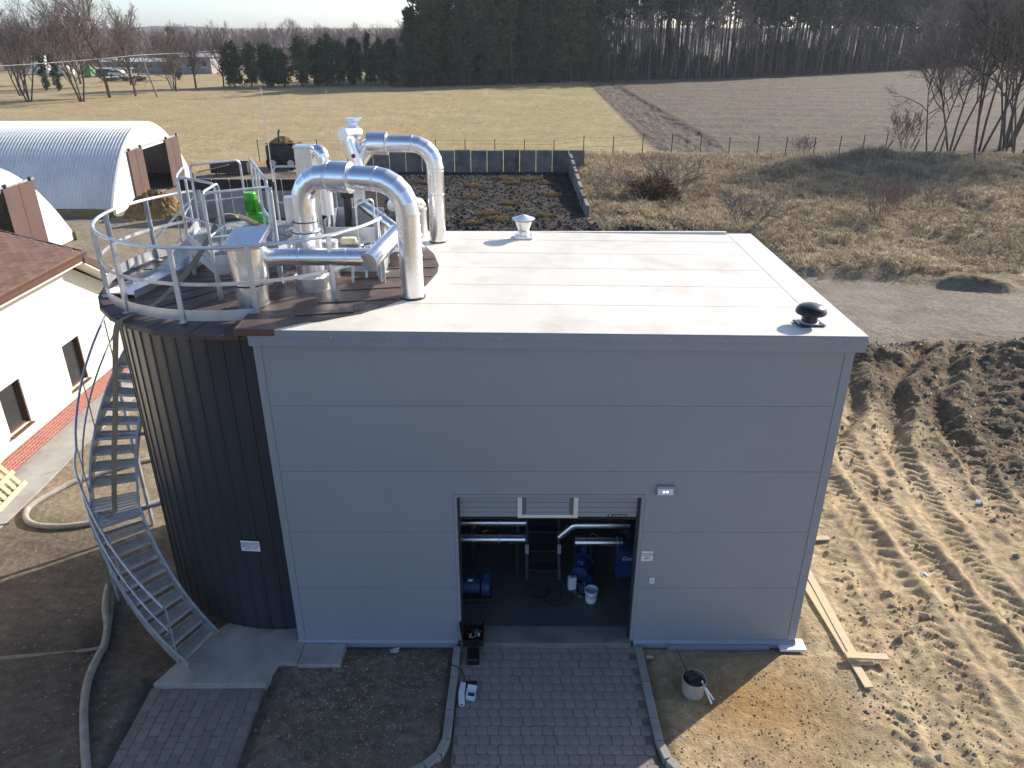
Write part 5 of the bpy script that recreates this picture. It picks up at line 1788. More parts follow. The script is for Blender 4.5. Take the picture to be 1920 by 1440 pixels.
# ------------------------------------------------------------------ manure store
def silo():
    t = thing('silo_wall', 'dark concrete panel wall at the back of the black manure pad', 'wall', (-1, 46.2, 0))
    x = -7.6
    while x < 8.6:
        lean = rng.uniform(-.03, .03)
        MB().obox((x + .57, 46.2 + lean, .72), (1.12, .16, 1.55 + rng.uniform(-.05, .05)), rng.uniform(-.02, .02)).build('concrete_panel', 'concrete_silo', t, bevel=.02)
        x += 1.165
    t = thing('silo_wall', 'grey concrete panel wall with blackened top left of the manure pad', 'wall', (-11, 31.7, 0))
    x = -14.4
    while x < -5.6:
        MB().obox((x + .45, 31.7, 1.0), (.88, .16, 2.1), rng.uniform(-.015, .015)).build('concrete_panel', 'concrete', t, bevel=.02)
        MB().obox((x + .45, 31.614, 1.76), (.885, .012, .6), 0).build('black_stain', 'black_stain', t)
        x += .93
    t = thing('silo_wall', 'low dark concrete kerb wall on the right side of the manure pad', 'wall', (7.6, 37, 0))
    y = 31.8
    while y < 45.8:
        MB().obox((7.62 + rng.uniform(-.03, .03), y + .98, .28 + (y - 31.8) * .028), (.22, 1.94, .70 + (y - 31.8) * .06), 0).build('concrete_block', 'concrete_silo', t, bevel=.03)
        y += 2.0
    # straw clumps on the pad
    nth = ['first', 'second', 'third', 'fourth', 'fifth', 'sixth']
    rows = ((((-2.0, 41.5, .9), (1.1, 40.2, .8), (3.0, 42.7, .7), (3.5, 41.4, .7), (4.7, 42.5, .8), (5.7, 41.2, .6)), 'in the back row before the panel wall'),
            (((-1.2, 36, .5), (-.4, 33.5, .5), (1.0, 36.6, .8), (3.4, 35.0, .8), (5.9, 37.4, .9)), 'across the middle of the black pad'),
            (((1.6, 29.9, .7), (2.2, 32.2, 1.1), (2.8, 30.8, .8), (5.2, 31.8, .8)), 'in the front row nearest the white roof'))
    for x, y, s, lb in [(x, y, s, nth[k] + ' straw clump from the left ' + wh) for pts_, wh in rows for k, (x, y, s) in enumerate(pts_)]:
        s = s * .68
        m = MB()
        for k in range(220):
            a, r = rng.uniform(0, 6.28), s * math.sqrt(rng.random())
            px, py = x + r * math.cos(a), y + r * math.sin(a) * .8
            hh = .28 * s * (1 - (r / s) ** 2) * rng.random() + gz(px, py) + .02
            an, L = rng.uniform(0, 6.28), rng.uniform(.12, .34)
            dx, dy, dz = L * math.cos(an), L * math.sin(an), rng.uniform(-.05, .07)
            m.add([(px, py, hh), (px + dx, py + dy, hh + dz), (px + dx + .03, py + dy - .03, hh + dz + .02), (px + .03, py - .03, hh + .02)], [(0, 1, 2, 3)])
        o = m.build('straw_heap', 'straw', None)
        tag(o, lb, 'straw heap', 'straw clumps scattered over the manure pad')
    # hay heap by the barn
    m = MB()
    n = 26
    vs = []
    for i in range(n):
        for j in range(n):
            u, v = i / (n - 1) * 2 - 1, j / (n - 1) * 2 - 1
            r2 = u * u + v * v
            vs.append((-16.1 + u * 1.9, 32.3 + v * 1.3, max(-.1, 1.15 * (1 - r2) ** 1.0 * (1 + .3 * rng.uniform(-1, 1)) if r2 < 1 else -.1)))
    m.add(vs, [(i * n + j, (i + 1) * n + j, (i + 1) * n + j + 1, i * n + j + 1) for i in range(n - 1) for j in range(n - 1)])
    o = m.build('hay_heap', 'hay', None)
    tag(o, 'brown heap of loose hay in front of the far barn', 'hay heap')
    m = MB()
    for k in range(500):
        px, py = -15.6 + rng.gauss(0, 1.3), 31.6 + rng.gauss(0, .6)
        an, L = rng.uniform(0, 6.28), rng.uniform(.1, .3)
        z = gz(px, py) + .02
        m.add([(px, py, z), (px + L * math.cos(an), py + L * math.sin(an), z + .02), (px + L * math.cos(an) + .04, py + L * math.sin(an) + .03, z + .03), (px + .04, py + .03, z + .01)], [(0, 1, 2, 3)])
    o = m.build('scattered_hay', 'straw', None)
    tag(o, 'thin scatter of hay on the yard by the far barn', 'hay', None, 'stuff')
    # bale grab / spreader and trough
    t = thing('manure_spreader', 'dark farm machine with brown load behind the platform', 'farm machine', (-13.2, 47.5, 0))
    z0 = 0
    MB().box(-14.3, -12.0, 46.9, 48.7, .5, 1.7).build('hopper', 'machine_dark', t, bevel=.08)
    m = MB()
    n = 14
    vs = [(-14.2 + 2.1 * i / (n - 1), 47.0 + 1.6 * j / (n - 1), 1.7 + .5 * math.sin(math.pi * i / (n - 1)) * math.sin(math.pi * j / (n - 1)) + rng.uniform(0, .12)) for i in range(n) for j in range(n)]
    m.add(vs, [(i * n + j, (i + 1) * n + j, (i + 1) * n + j + 1, i * n + j + 1) for i in range(n - 1) for j in range(n - 1)])
    m.build('load', 'hay', t)
    for x in (-13.8, -12.5):
        for y in (46.75, 48.75):
            w = MB().cyl((x, y - .13, .5), (x, y + .13, .5), .5, n=22).build('wheel', 'black_rubber', t, True, bevel=.04)
            MB().cyl((x, y - .14, .5), (x, y + .14, .5), .24, n=16).build('rim', 'galvanised', w, True)
    MB().tube([(-13.3, 47.2, 1.7), (-13.3, 47.2, 2.5), (-13.2, 47.1, 2.75)], .07, 8).build('exhaust', 'machine_dark', t)
    MB().bar((-14.2, 46.85, 1.85), (-12.1, 46.85, 1.85), .05, .05).build('top_bar', 'machine_dark', t)
    MB().bar((-12.0, 47.8, .6), (-10.6, 47.8, .45), .1, .1).build('drawbar', 'machine_dark', t)
    t = thing('feed_trough', 'long dark trough standing at the meadow edge behind the barn yard', 'trough', (-16.4, 45.0, 0))
    MB().box(-17.6, -15.0, 44.6, 44.7, .15, .85).build('front_board', 'machine_dark', t)
    MB().box(-17.6, -15.0, 45.4, 45.5, .15, .85).build('back_board', 'machine_dark', t)
    MB().box(-15.1, -15.0, 44.7, 45.4, .15, .85).build('end_board', 'machine_dark', t)
    MB().box(-17.6, -17.5, 44.7, 45.4, .15, .85).build('end_board', 'machine_dark', t)
    MB().box(-17.5, -15.1, 44.7, 45.4, .2, .3).build('trough_bottom', 'machine_dark', t)
    for x in (-17.3, -15.3):
        for y in (44.75, 45.35): MB().bar((x, y, -.03), (x, y, .2), .08, .08, (0, 1, 0)).build('leg', 'machine_dark', t)
    MB().bar((-18.3, 44.2, .3), (-16.2, 44.45, .75), .2, .06).build('loose_board', 'wood_grey', t)


silo()

# ------------------------------------------------------------------ fences, poles, far farm
def fences():
    t = thing('mesh_fence', 'thin green post fence between the rough grass and the fields', 'fence', (10, 51, 0))
    xs = [-16 + 2.27 * k for k in range(23)]
    def fy(x): return 50.6 + max(0, x - 12) * .085 + max(0, x - 28) * .35
    m = MB()
    for k, x in enumerate(xs):
        y = fy(x)
        MB().obox((x, y, .8 + gz(x, y)), (.06, .06, 1.7), 0).build('post', 'post_green', t)
        if k:
            xp, yp = xs[k - 1], fy(xs[k - 1])
            for h in (.12, .5, .9, 1.3, 1.55):
                m.bar((xp, yp, h + gz(xp, yp)), (x, y, h + gz(x, y)), .008, .008)
    m.build('wire_mesh', 'post_green', t)
    for k, x in enumerate(xs[12:16]):
        MB().obox((x + 1.13, fy(x) + .1, .10), (2.2, .05, .22), .08).build('base_board', 'concrete_dark', t)
    for i, (x, y, h, lx) in enumerate(((37.3, 52.5, 2.0, .25), (35.6, 53.5, 1.3, .45), (33.9, 54.5, 1.1, .5), (39.4, 45.2, 2.1, .18), (38.0, 48.5, 1.5, -.3))):
        z = gz(x, y)
        o = MB().cyl((x, y, z - .1), (x + lx, y, z + h), .09, .07, n=8).build('wooden_post', 'wood_grey', None, True)
        tag(o, ['tall weathered fence post leaning right before the bare trees', 'short leaning fence post beside the tall weathered one', 'shortest weathered post left of the bare trees', 'grey fence post at the right frame edge', 'weathered post leaning left among brown grass'][i], 'post', 'old wooden fence posts at the right')
    t = thing('utility_pole', 'leaning wooden utility pole at the meadow edge on the left', 'pole', (-48.9, 109.4, 0))
    MB().cyl((-48.9, 109.4, -.1), (-50.25, 109.4, 5.75), .13, .09, n=8).build('pole_shaft', 'wood_grey', t, True)
    MB().bar((-50.6, 109.4, 5.55), (-49.8, 109.4, 5.55), .08, .08).build('cross_arm', 'wood_grey', t)
    t = thing('utility_pole', 'far wooden utility pole behind the young pines', 'pole', (-49.5, 170, 0))
    MB().cyl((-49.5, 170, -.1), (-49.5, 170, 5.8), .13, .09, n=8).build('pole_shaft', 'wood_grey', t, True)
    def wire(lb, a, b, sag, c=None):
        pts = []
        for k in range(25):
            u = k / 24
            p = Vector(a).lerp(Vector(b), u)
            p.z -= sag * 4 * u * (1 - u)
            pts.append(p)
        o = MB().tube(pts, .028, 4, caps=False).build('overhead_wire', 'wire', None)
        tag(o, lb, 'wire')
    wire('overhead wire from the left frame edge to the leaning pole', (-62, 72, 5.35), (-50.25, 109.4, 5.75), .3)
    wire('overhead wire from the leaning pole to the far pole', (-50.25, 109.4, 5.75), (-49.5, 170, 5.8), .25)
    wire('overhead wire from the far pole to the pine wood', (-49.5, 170, 5.8), (-15, 178, 6.0), .5)


fences()


def far_farm():
    g = 'white wrapped bales stacked at the far farm'
    first = None
    for x, y, z in ((-100.6, 168, 0), (-99.1, 168, 0), (-97.6, 168, 0), (-99.9, 168.2, 1.25), (-98.4, 168.2, 1.25), (-101.6, 170.5, 0), (-100.2, 170.5, 1.25), (-99.3, 170.4, 2.5), (-97.7, 170.3, 1.25)):
        if first is None:
            o = MB().lathe([(.0, 0), (.58, .0), (.66, .08), (.66, 1.16), (.58, 1.24), (.0, 1.24)], (0, 0, 0), 16).build('wrapped_bale', 'bale_wrap', None, True)
            first = o
        else:
            o = first.copy()
            COL.objects.link(o)
        o.location = (x, y, z)
        tag(o, 'white wrapped round bale in the stack at the far left farm', 'bale', g)

    def shed(lb, x0, x1, y0, y1, h, rise, wm, rm, nwin):
        b = thing('farm_shed', lb, 'shed', ((x0 + x1) / 2, y0, 0))
        MB().box(x0, x1, y0, y1, -.05, h).build('wall', wm, b)
        ym = (y0 + y1) / 2
        MB().prism([(y0 - .4, h), (y1 + .4, h), (y1 + .4, h + .12), (ym, h + rise), (y0 - .4, h + .12)], x0 - .4, x1 + .4, 'x').build('roof', rm, b)
        for k in range(nwin):
            xc = x0 + (x1 - x0) * (k + .5) / nwin
            w = MB().box(xc - .5, xc + .5, y0 - .03, y0 - .005, h * .42, h * .8).build('window', 'window_glass', b)
            MB().box(xc - .56, xc + .56, y0 - .05, y0 - .03, h * .38, h * .42).build('sill', 'white_paint', w)
    shed('long low grey shed with white roof edge at the far farm', -90, -74, 176, 184, 2.2, .7, 'barn_grey', 'hangar_white', 5)
    shed('grey brick shed behind the leaning pole', -72, -63, 171, 178, 3.3, .8, 'barn_grey', 'roof_far', 3)
    shed('low sheds with pale roof beside the bare tree row', -84, -77, 160.5, 163, 1.4, .3, 'concrete_dark', 'roof_far', 2)

    def car(lb, x, y, rz, mt_):
        t = thing('parked_car', lb, 'car', (x, y, 0), rz=rz)
        def b_(m, nm, mat_, par=None, **k):
            o = m.build(nm, mat_, par or t, **k)
            if par is None: o.matrix_parent_inverse = Matrix.Identity(4)
            return o
        b_(MB().prism([(-2.1, .35), (2.1, .35), (2.15, .75), (1.2, .9), (.7, 1.4), (-1.3, 1.42), (-1.9, .92), (-2.15, .8)], -.82, .82, 'y'), 'body', mt_, bevel=.06)
        b_(MB().prism([(1.05, .92), (.66, 1.33), (-1.25, 1.35), (-1.7, .94)], -.835, .835, 'y'), 'windows', 'window_glass')
        for wx in (-1.3, 1.3):
            for wy in (-.75, .75):
                b_(MB().cyl((wx, wy - .1, .32), (wx, wy + .1, .32), .32, n=16), 'wheel', 'black_rubber', smooth=True)
    car('white car parked beside the wrapped bales', -94.2, 167.0, .3, 'white_paint')
    car('small white car between the bare trees at the far farm', -77.5, 158.5, -.2, 'white_paint')
    t = thing('green_container', 'pale green container standing behind the tallest bare tree', 'container', (-83.5, 158, 0))
    MB().box(-84.6, -82.6, 157, 159, .2, 2.3).build('container_body', 'far_green', t, bevel=.05)
    for x in (-84.4, -82.8): MB().box(x - .1, x + .1, 157.2, 158.8, -.05, .2).build('skid', 'dark_steel', t)
    t = thing('cream_van', 'cream van parked left of the green container', 'van', (-91, 163, 0))
    MB().prism([(-91.9, .3), (-89.4, .3), (-89.3, 1.0), (-89.9, 1.95), (-91.9, 2.0)], 162, 163.7, 'y').build('body', 'render_cream', t, bevel=.06)
    for x in (-91.3, -89.9):
        MB().cyl((x, 161.95, .33), (x, 162.2, .33), .33, n=14).build('wheel', 'black_rubber', t, True)
    for k, (x, y) in enumerate(((-73.5, 147), (-70.8, 147.5), (-68.3, 148))):
        m = MB()
        for q in range(26):
            px, pz = rng.uniform(-1.1, 1.1), rng.uniform(.1, .9)
            m.cyl((x + px, y - 1, pz), (x + px, y + 1, pz), .13, n=6)
        o = m.build('log_pile', 'wood_grey', None)
        tag(o, ['left of three low timber piles before the far sheds', 'middle of three low timber piles before the far sheds', 'right of three low timber piles before the far sheds'][k], 'log pile', 'timber piles at the far farm')


far_farm()


# ------------------------------------------------------------------ trees
def rvec(rg): return Vector((rg.gauss(0, 1), rg.gauss(0, 1), rg.gauss(0, 1)))


def ribbon(m, pts, w, rg):
    s = rvec(rg)
    d = (pts[-1] - pts[0])
    s = d.cross(s)
    s = s.normalized() * w / 2 if s.length > 1e-6 else Vector((w / 2, 0, 0))
    vs = []
    n = len(pts)
    for i, p in enumerate(pts):
        k = 1 - .7 * i / (n - 1)
        vs += [p - s * k, p + s * k]
    m.add(vs, [(2 * i, 2 * i + 1, 2 * i + 3, 2 * i + 2) for i in range(n - 1)])


def bare(seed, H, stems=1, spread=.35, kids=(9, 6, 5, 4), tw=.03, r0=None, up=.12, low=.25):
    rg = random.Random(seed)
    tr, tg = MB(), MB()
    r0 = r0 or H * .014

    def br(p, d, L, r, lev):
        n = 4 if lev < 2 else 3
        pts, dd = [Vector(p)], Vector(d)
        for k in range(n):
            dd = (dd + rvec(rg) * (.07 if lev == 0 else .15) + Vector((0, 0, up))).normalized()
            pts.append(pts[-1] + dd * L / n)
        if lev < 2:
            tr.tube(pts, [max(.012, r * (1 - .7 * k / n)) for k in range(n + 1)], 6 if lev == 0 else 4, caps=False)
        elif lev == 2:
            tg.tube(pts, [max(.010, r * (1 - .6 * k / n)) for k in range(n + 1)], 3, caps=False)
        else:
            ribbon(tg, pts, tw, rg)
        if lev < len(kids):
            c = kids[lev]
            for i in range(c):
                t = low + (1 - low) * (i + rg.random()) / c if lev == 0 else .2 + .8 * (i + rg.random()) / c
                x = t * n
                k = min(int(x), n - 1)
                q = pts[k].lerp(pts[k + 1], x - k)
                ax = dd.cross(rvec(rg)).normalized()
                nd = Quaternion(ax, R(rg.uniform(25, 55))) @ dd
                br(q, nd, L * (.62 if lev == 0 else .55) * (1.15 - .55 * t) * rg.uniform(.8, 1.2), r * .5, lev + 1)
    for s in range(stems):
        a = 2 * math.pi * s / stems + rg.random()
        o = .25 if stems > 1 else 0
        d = Vector((math.cos(a) * spread * (stems > 1), math.sin(a) * spread * (stems > 1), 1)).normalized()
        br((o * math.cos(a), o * math.sin(a), -.1), d, H * rg.uniform(.72, .85), r0 * (.75 if stems > 1 else 1), 0)
    return tr, tg


def proto_tree(name, tr, tw, trm, twm, crown='crown'):
    t = bpy.data.objects.new(name, None)
    COL.objects.link(t)
    tr.build('trunk', trm, t, True)
    tw.build(crown, twm, t)
    return t


trg = random.Random(3)


class Stock:
    """prototype trees: the first request places the prototype itself, later ones copies"""
    def __init__(s, root): s.root, s.used = root, False

    def place(s, x, y, z, sc_, rz, label, cat, group=None, tilt=0.0):
        o = s.root if not s.used else copy_tree(s.root)
        s.used = True
        o.location = (x, y, z)
        o.rotation_euler = (0, 0, rz)
        o.scale = (sc_, sc_, sc_)
        if tilt: o.rotation_euler = (trg.gauss(0, tilt), trg.gauss(0, tilt), rz)
        for k in ('label', 'category', 'group'):
            if k in o: del o[k]
        return tag(o, label, cat, group)


def pine(seed, H, base, wid, clumps, blades=10, r=.16, dead=14, bl=.55, bw=.10):
    rg = random.Random(seed)
    tr, cr = MB(), MB()
    bx, by = rg.uniform(-.4, .4), rg.uniform(-.4, .4)
    def axis(z):
        u = z / H
        return Vector((bx * math.sin(u * 2.6), by * math.sin(u * 2.1), z))
    tr.tube([axis(z) for z in np.linspace(-.2, H * .97, 8)], [r * (1 - .75 * i / 7) for i in range(8)], 7, caps=False)
    for k in range(dead):
        z = rg.uniform(1.2, max(base, 2.5))
        a, L = rg.uniform(0, 6.28), rg.uniform(.5, 1.6)
        p = axis(z)
        ribbon(tr, [p, p + Vector((math.cos(a) * L * .5, math.sin(a) * L * .5, rg.uniform(-.1, .2))), p + Vector((math.cos(a) * L, math.sin(a) * L, rg.uniform(-.3, .2)))], .05, rg)
    nodes = []
    for k in range(max(14, clumps // 9)):
        u = (k + rg.random()) / max(14, clumps // 9)
        prof = (math.sin(math.pi * min(1, .18 + .82 * u) ** .8) * .8 + .25) if base > 3.5 else (.45 + .75 * u if u < .3 else (1.12 - u) ** .6 * .75)
        nodes.append((u, rg.uniform(0, 6.28), wid * prof * rg.uniform(.25, 1.15)))
    for k in range(clumps):
        u, a, rad = rg.choice(nodes)
        z = base + (H - base) * u
        rad *= rg.uniform(.45, 1.12)
        a += rg.gauss(0, .28)
        c = axis(z) + Vector((math.cos(a) * rad, math.sin(a) * rad, rg.gauss(0, .22) + rad * .15))
        if rg.random() < .35: ribbon(tr, [axis(z - rad * .25), (axis(z - rad * .25) + c) / 2, c], .045, rg)
        for b in range(blades):
            d = (rvec(rg) + Vector((math.cos(a) * .7, math.sin(a) * .7, .45))).normalized()
            L = bl * rg.uniform(.6, 1.25)
            s = d.cross(rvec(rg)).normalized() * bw * rg.uniform(.6, 1.2)
            p = c + rvec(rg) * .16
            cr.add([p - s * .4, p + d * L * .5 - s, p + d * L, p + d * L * .5 + s], [(0, 1, 2, 3)])
    return tr, cr


def plant_trees():
    rg = random.Random(77)
    # -- row of bare trees on the left
    S = [Stock(proto_tree('bare_tree', *bare(1, 11.5, 4, .30, (9, 6, 5, 4), .035), 'bark', 'twig')),
         Stock(proto_tree('bare_tree', *bare(2, 12.0, 5, .34, (9, 6, 5, 4), .035), 'bark', 'twig')),
         Stock(proto_tree('bare_tree', *bare(3, 12.8, 1, 0, (16, 8, 6, 5), .035, r0=.22, low=.18), 'bark', 'twig')),
         Stock(proto_tree('bare_tree', *bare(4, 10.5, 1, 0, (14, 8, 6, 5), .035, r0=.20, low=.16), 'bark', 'twig')),
         Stock(proto_tree('bare_tree', *bare(5, 9.5, 3, .28, (9, 7, 5, 4), .035), 'bark', 'twig'))]
    for k, x, y, s, lb in ((0, -63.6, 102.0, 1.0, 'four stemmed bare tree nearest the left frame edge'),
                           (1, -56.4, 102.3, 1.05, 'bushy many stemmed bare tree left of the tallest one'),
                           (2, -55.9, 109.3, 1.08, 'tallest single trunked bare tree in the left row'),
                           (3, -52.9, 111.2, 1.0, 'bare tree with dark trunk between the tallest tree and leaning pole'),
                           (4, -50.4, 120.0, .62, 'low bare shrub-like tree behind the leaning pole'),
                           (4, -52.4, 124.0, .95, 'V-shaped bare tree right of the leaning pole'),
                           (3, -50.2, 127.8, .88, 'slim bare tree beside the first young pine'),
                           (2, -46.6, 131.0, .72, 'small bare tree just before the first young pine'),
                           (0, -70.5, 112.0, .95, 'bare tree cut by the left frame edge'),
                           (2, -64.5, 135.0, .92, 'bare tree standing behind the left row near the bales'),
                           (3, -75.0, 138.0, 1.1, 'far left bare tree behind the dark evergreen bush')):
        S[k].place(x, y, gz(x, y), s, rg.uniform(0, 6.28) if k else .4, lb, 'tree', 'bare trees along the meadow edge')
    # -- far bare trees one can still tell apart
    for i in range(46):
        x, y = rg.uniform(-150, -18), rg.uniform(186, 250)
        S[i % 5].place(x, y, 0, rg.uniform(.55, .80), rg.uniform(0, 6.28), 'bare tree in the brown wood beyond the far farm', 'tree', 'bare trees of the wood behind the far farm')
    # -- birches
    B = Stock(proto_tree('birch_tree', *bare(9, 12.5, 1, 0, (14, 6, 5, 4), .03, r0=.17, low=.35, up=.2), 'bark_birch', 'twig_far'))
    for i in range(12):
        B.place(rg.uniform(-62, -22), rg.uniform(192, 225), 0, rg.uniform(.62, .85), rg.uniform(0, 6.28), 'white stemmed birch between the young pines and the wood', 'tree', 'birches behind the young pines')
    # -- right hand alders
    A = [Stock(proto_tree('alder_tree', *bare(21, 13.5, 4, .22, (11, 8, 6, 5), .018, r0=.13, low=.42, up=.10), 'bark', 'twig_grey')),
         Stock(proto_tree('alder_tree', *bare(22, 12.0, 3, .30, (11, 8, 6, 5), .018, r0=.12, low=.38, up=.08), 'bark', 'twig_grey')),
         Stock(proto_tree('alder_tree', *bare(23, 9.0, 2, .35, (11, 8, 6, 5), .018, r0=.10, low=.40, up=.05), 'bark', 'twig_grey'))]
    for k, x, y, s, lb in ((2, 37.6, 54.3, 1.0, 'leftmost leaning bare tree of the group at the right frame edge'),
                           (1, 39.6, 55.2, 1.0, 'second bare tree from the left at the right frame edge'),
                           (0, 41.6, 54.6, 1.05, 'tall many stemmed bare tree in the right group'),
                           (0, 44.4, 56.0, 1.05, 'tall bare tree partly outside the right frame edge'),
                           (1, 43.6, 52.6, .95, 'nearest bare tree of the right group at the frame edge'),
                           (0, 46.5, 58.8, 1.1, 'rearmost tall bare tree of the right group'),
                           (2, 46.2, 52.0, 1.1, 'bare tree mostly outside the right frame edge')):
        A[k].place(x, y, gz(x, y) - .05, s, rg.uniform(0, 6.28), lb, 'tree', 'bare trees at the right frame edge')
    # -- shrubs
    Q = [Stock(proto_tree('bare_shrub', *bare(31, 2.4, 9, .45, (5, 4, 4), .016, r0=.03, low=.2), 'twig', 'twig', 'twigs')),
         Stock(proto_tree('bare_shrub', *bare(32, 2.0, 8, .75, (5, 4, 4), .014, r0=.025, low=.2, up=.05), 'twig', 'twig_grey', 'twigs'))]
    for k, x, y, s, lb in ((0, 22.5, 29.6, 1.0, 'upright bare shrub in the middle of the rough grass'),
                           (1, 15.3, 28.2, 1.1, 'spreading bare shrub just behind the far right roof corner'),
                           (1, 13.3, 37.0, 1.25, 'pale bare shrub right of the dark brown bush'),
                           (0, 37.2, 57.8, 1.35, 'bare shrub by the field left of the right tree group'),
                           (1, 26.5, 31.5, .8, 'low bare shrub right of the upright one'),
                           (0, 24.8, 32.5, .7, 'small twiggy shrub behind the upright one'),
                           (1, 24.6, 42.0, .9, 'low pale shrub beside the grassy mound'),
                           (1, 9.6, 36.0, 1.0, 'bare shrub at the end of the low pad wall'),
                           (0, 26.8, 53.2, .7, 'thin shrub at the fence before the ploughed field')):
        Q[k].place(x, y, gz(x, y) - .05, s, rg.uniform(0, 6.28), lb, 'shrub', 'bare shrubs in the rough grass')
    b = thing('dead_bush', 'dense dark brown rounded bush in the rough grass', 'bush', (11.8, 35.2, gz(11.8, 35.2)))
    m, tr = MB(), MB()
    for k in range(3200):
        d = rvec(rg).normalized()
        d.z = abs(d.z) * .9
        rr = 1.35 * rg.random() ** .4 * (1 + .25 * math.sin(d.x * 5 + 1) * math.cos(d.y * 4))
        c = Vector((11.8 + d.x * rr * 1.2, 35.2 + d.y * rr, gz(11.8, 35.2) + d.z * rr * 1.25))
        e = (d + rvec(rg) * .5).normalized() * rg.uniform(.15, .4)
        s = e.cross(rvec(rg)).normalized() * .02
        m.add([c - s, c + s, c + e], [(0, 1, 2)])
    m.build('foliage', 'bush_brown', b)
    for k in range(7):
        a = k * .9
        tr.tube([(11.8, 35.2, gz(11.8, 35.2) - .05), (11.8 + .4 * math.cos(a), 35.2 + .4 * math.sin(a), 1.0)], [.05, .02], 5, caps=False)
    tr.build('stem', 'bark', b)
    # -- young pines
    Y = [Stock(proto_tree('young_pine', *pine(41, 6.4, .6, 2.9, 420, 10, .14, 0, .55, .10), 'bark_pine', 'needle')),
         Stock(proto_tree('young_pine', *pine(42, 6.9, .8, 3.1, 440, 10, .15, 0, .55, .10), 'bark_pine', 'needle_light')),
         Stock(proto_tree('young_pine', *pine(43, 6.0, .5, 2.8, 400, 10, .13, 0, .5, .10), 'bark_pine', 'needle'))]
    nth = ['first', 'second', 'third', 'fourth', 'fifth', 'sixth', 'seventh', 'eighth', 'ninth', 'tenth', 'eleventh', 'twelfth']
    row = ((-44.0, 129.0, 1.05), (-41.6, 130.5, .95), (-38.6, 130.0, 1.05), (-36.2, 131.5, .9), (-33.4, 132.5, 1.08), (-31.6, 134.0, 1.0), (-29.2, 133.5, 1.1), (-27.4, 135.2, .95), (-24.6, 136.0, .95), (-22.0, 136.5, .85), (-20.0, 137.2, 1.0), (-17.6, 135.0, 1.15))
    for i, (x, y, s) in enumerate(row):
        Y[i % 3].place(x, y, gz(x, y), s, rg.uniform(0, 6.28), nth[i] + ' young pine from the left in the row at the meadow edge', 'tree', 'young pines between meadow and wood')
    for i, (x, y, s, lb) in enumerate(((-40.2, 135.0, 1.0, 'young pine half hidden behind the left end of the pine row'), (-30.2, 139.0, 1.1, 'young pine half hidden behind the middle of the pine row'), (-15.4, 131.5, 1.0, 'young pine standing before the corner of the tall wood'), (-25.8, 141, 1.1, 'young pine half hidden behind the right part of the pine row'))):
        Y[i % 3].place(x, y, gz(x, y), s, rg.uniform(0, 6.28), lb, 'tree', 'young pines between meadow and wood')
    sp = Stock(proto_tree('spruce_tree', *pine(51, 9.5, .6, 1.5, 320, 9, .15, 0, .5, .09), 'bark_pine', 'needle_blue'))
    sp.place(-62, 150, 0, .95, 0, 'dark pointed spruce behind the leaning pole', 'tree', 'pointed spruces')
    sp.place(-24.5, 150, 0, .85, 1, 'dark pointed spruce between the young pines and tall wood', 'tree', 'pointed spruces')
    sp.place(-69.5, 120.5, 0, .62, 2, 'dark evergreen bush behind the leftmost bare tree', 'tree', 'pointed spruces')
    sp.place(-72.0, 121.5, 0, .66, 3, 'dark evergreen cut by the left frame edge', 'tree', 'pointed spruces')
    # -- tall pine wood
    T = [Stock(proto_tree('pine_tree', *pine(61, 20, 11.0, 2.3, 85, 10, .17, 22, .65, .12), 'bark_pine', 'needle')),
         Stock(proto_tree('pine_tree', *pine(62, 22, 12.5, 2.5, 85, 10, .19, 24, .65, .12), 'bark_pine', 'needle')),
         Stock(proto_tree('pine_tree', *pine(63, 19, 9.0, 2.2, 90, 10, .16, 22, .65, .12), 'bark_pine', 'needle_blue')),
         Stock(proto_tree('pine_tree', *pine(64, 21, 13.5, 2.2, 75, 10, .15, 26, .65, .12), 'bark_pine', 'needle'))]
    D = [Stock(proto_tree('edge_pine', *pine(71, 16, 1.6, 3.7, 560, 11, .20, 6, .7, .13), 'bark_pine', 'needle')),
         Stock(proto_tree('edge_pine', *pine(72, 18, 3.0, 3.9, 560, 11, .20, 8, .7, .13), 'bark_pine', 'needle_light')),
         Stock(proto_tree('edge_pine', *pine(73, 13.5, 1.0, 3.5, 520, 11, .18, 6, .7, .13), 'bark_pine', 'needle'))]
    P = Stock(proto_tree('slim_bare_tree', *bare(81, 15, 1, 0, (16, 5, 4), .03, r0=.10, low=.3, up=.25), 'twig_grey', 'twig_grey'))
    fx, fy = [-16, 4, 28, 45, 75, 107, 135], [128.5, 137, 149.5, 152.5, 171, 193.5, 214]
    spots = []
    def ok(x, y, d):
        return all((x - a) ** 2 + (y - b) ** 2 > d * d for a, b, _ in spots[-160:])
    for _ in range(2600):
        x = rg.uniform(-16, 128)
        dep = (34 if x < 24 else 27) * rg.random() ** 1.15
        y = np.interp(x, fx, fy) + 1 + dep
        if x < 24 and rg.random() < .0: continue
        d = 3.5 if x < 24 else 2.6
        if x - (y - 128) * .05 < -16: continue
        if not ok(x, y, d): continue
        if 45 < x < 50 and dep > 3: continue                      # bright gap in the wood
        spots.append((x, y, dep))
    spots.sort(key=lambda s: s[2])
    print('wood', len(spots))
    far_sp = spots[285:]
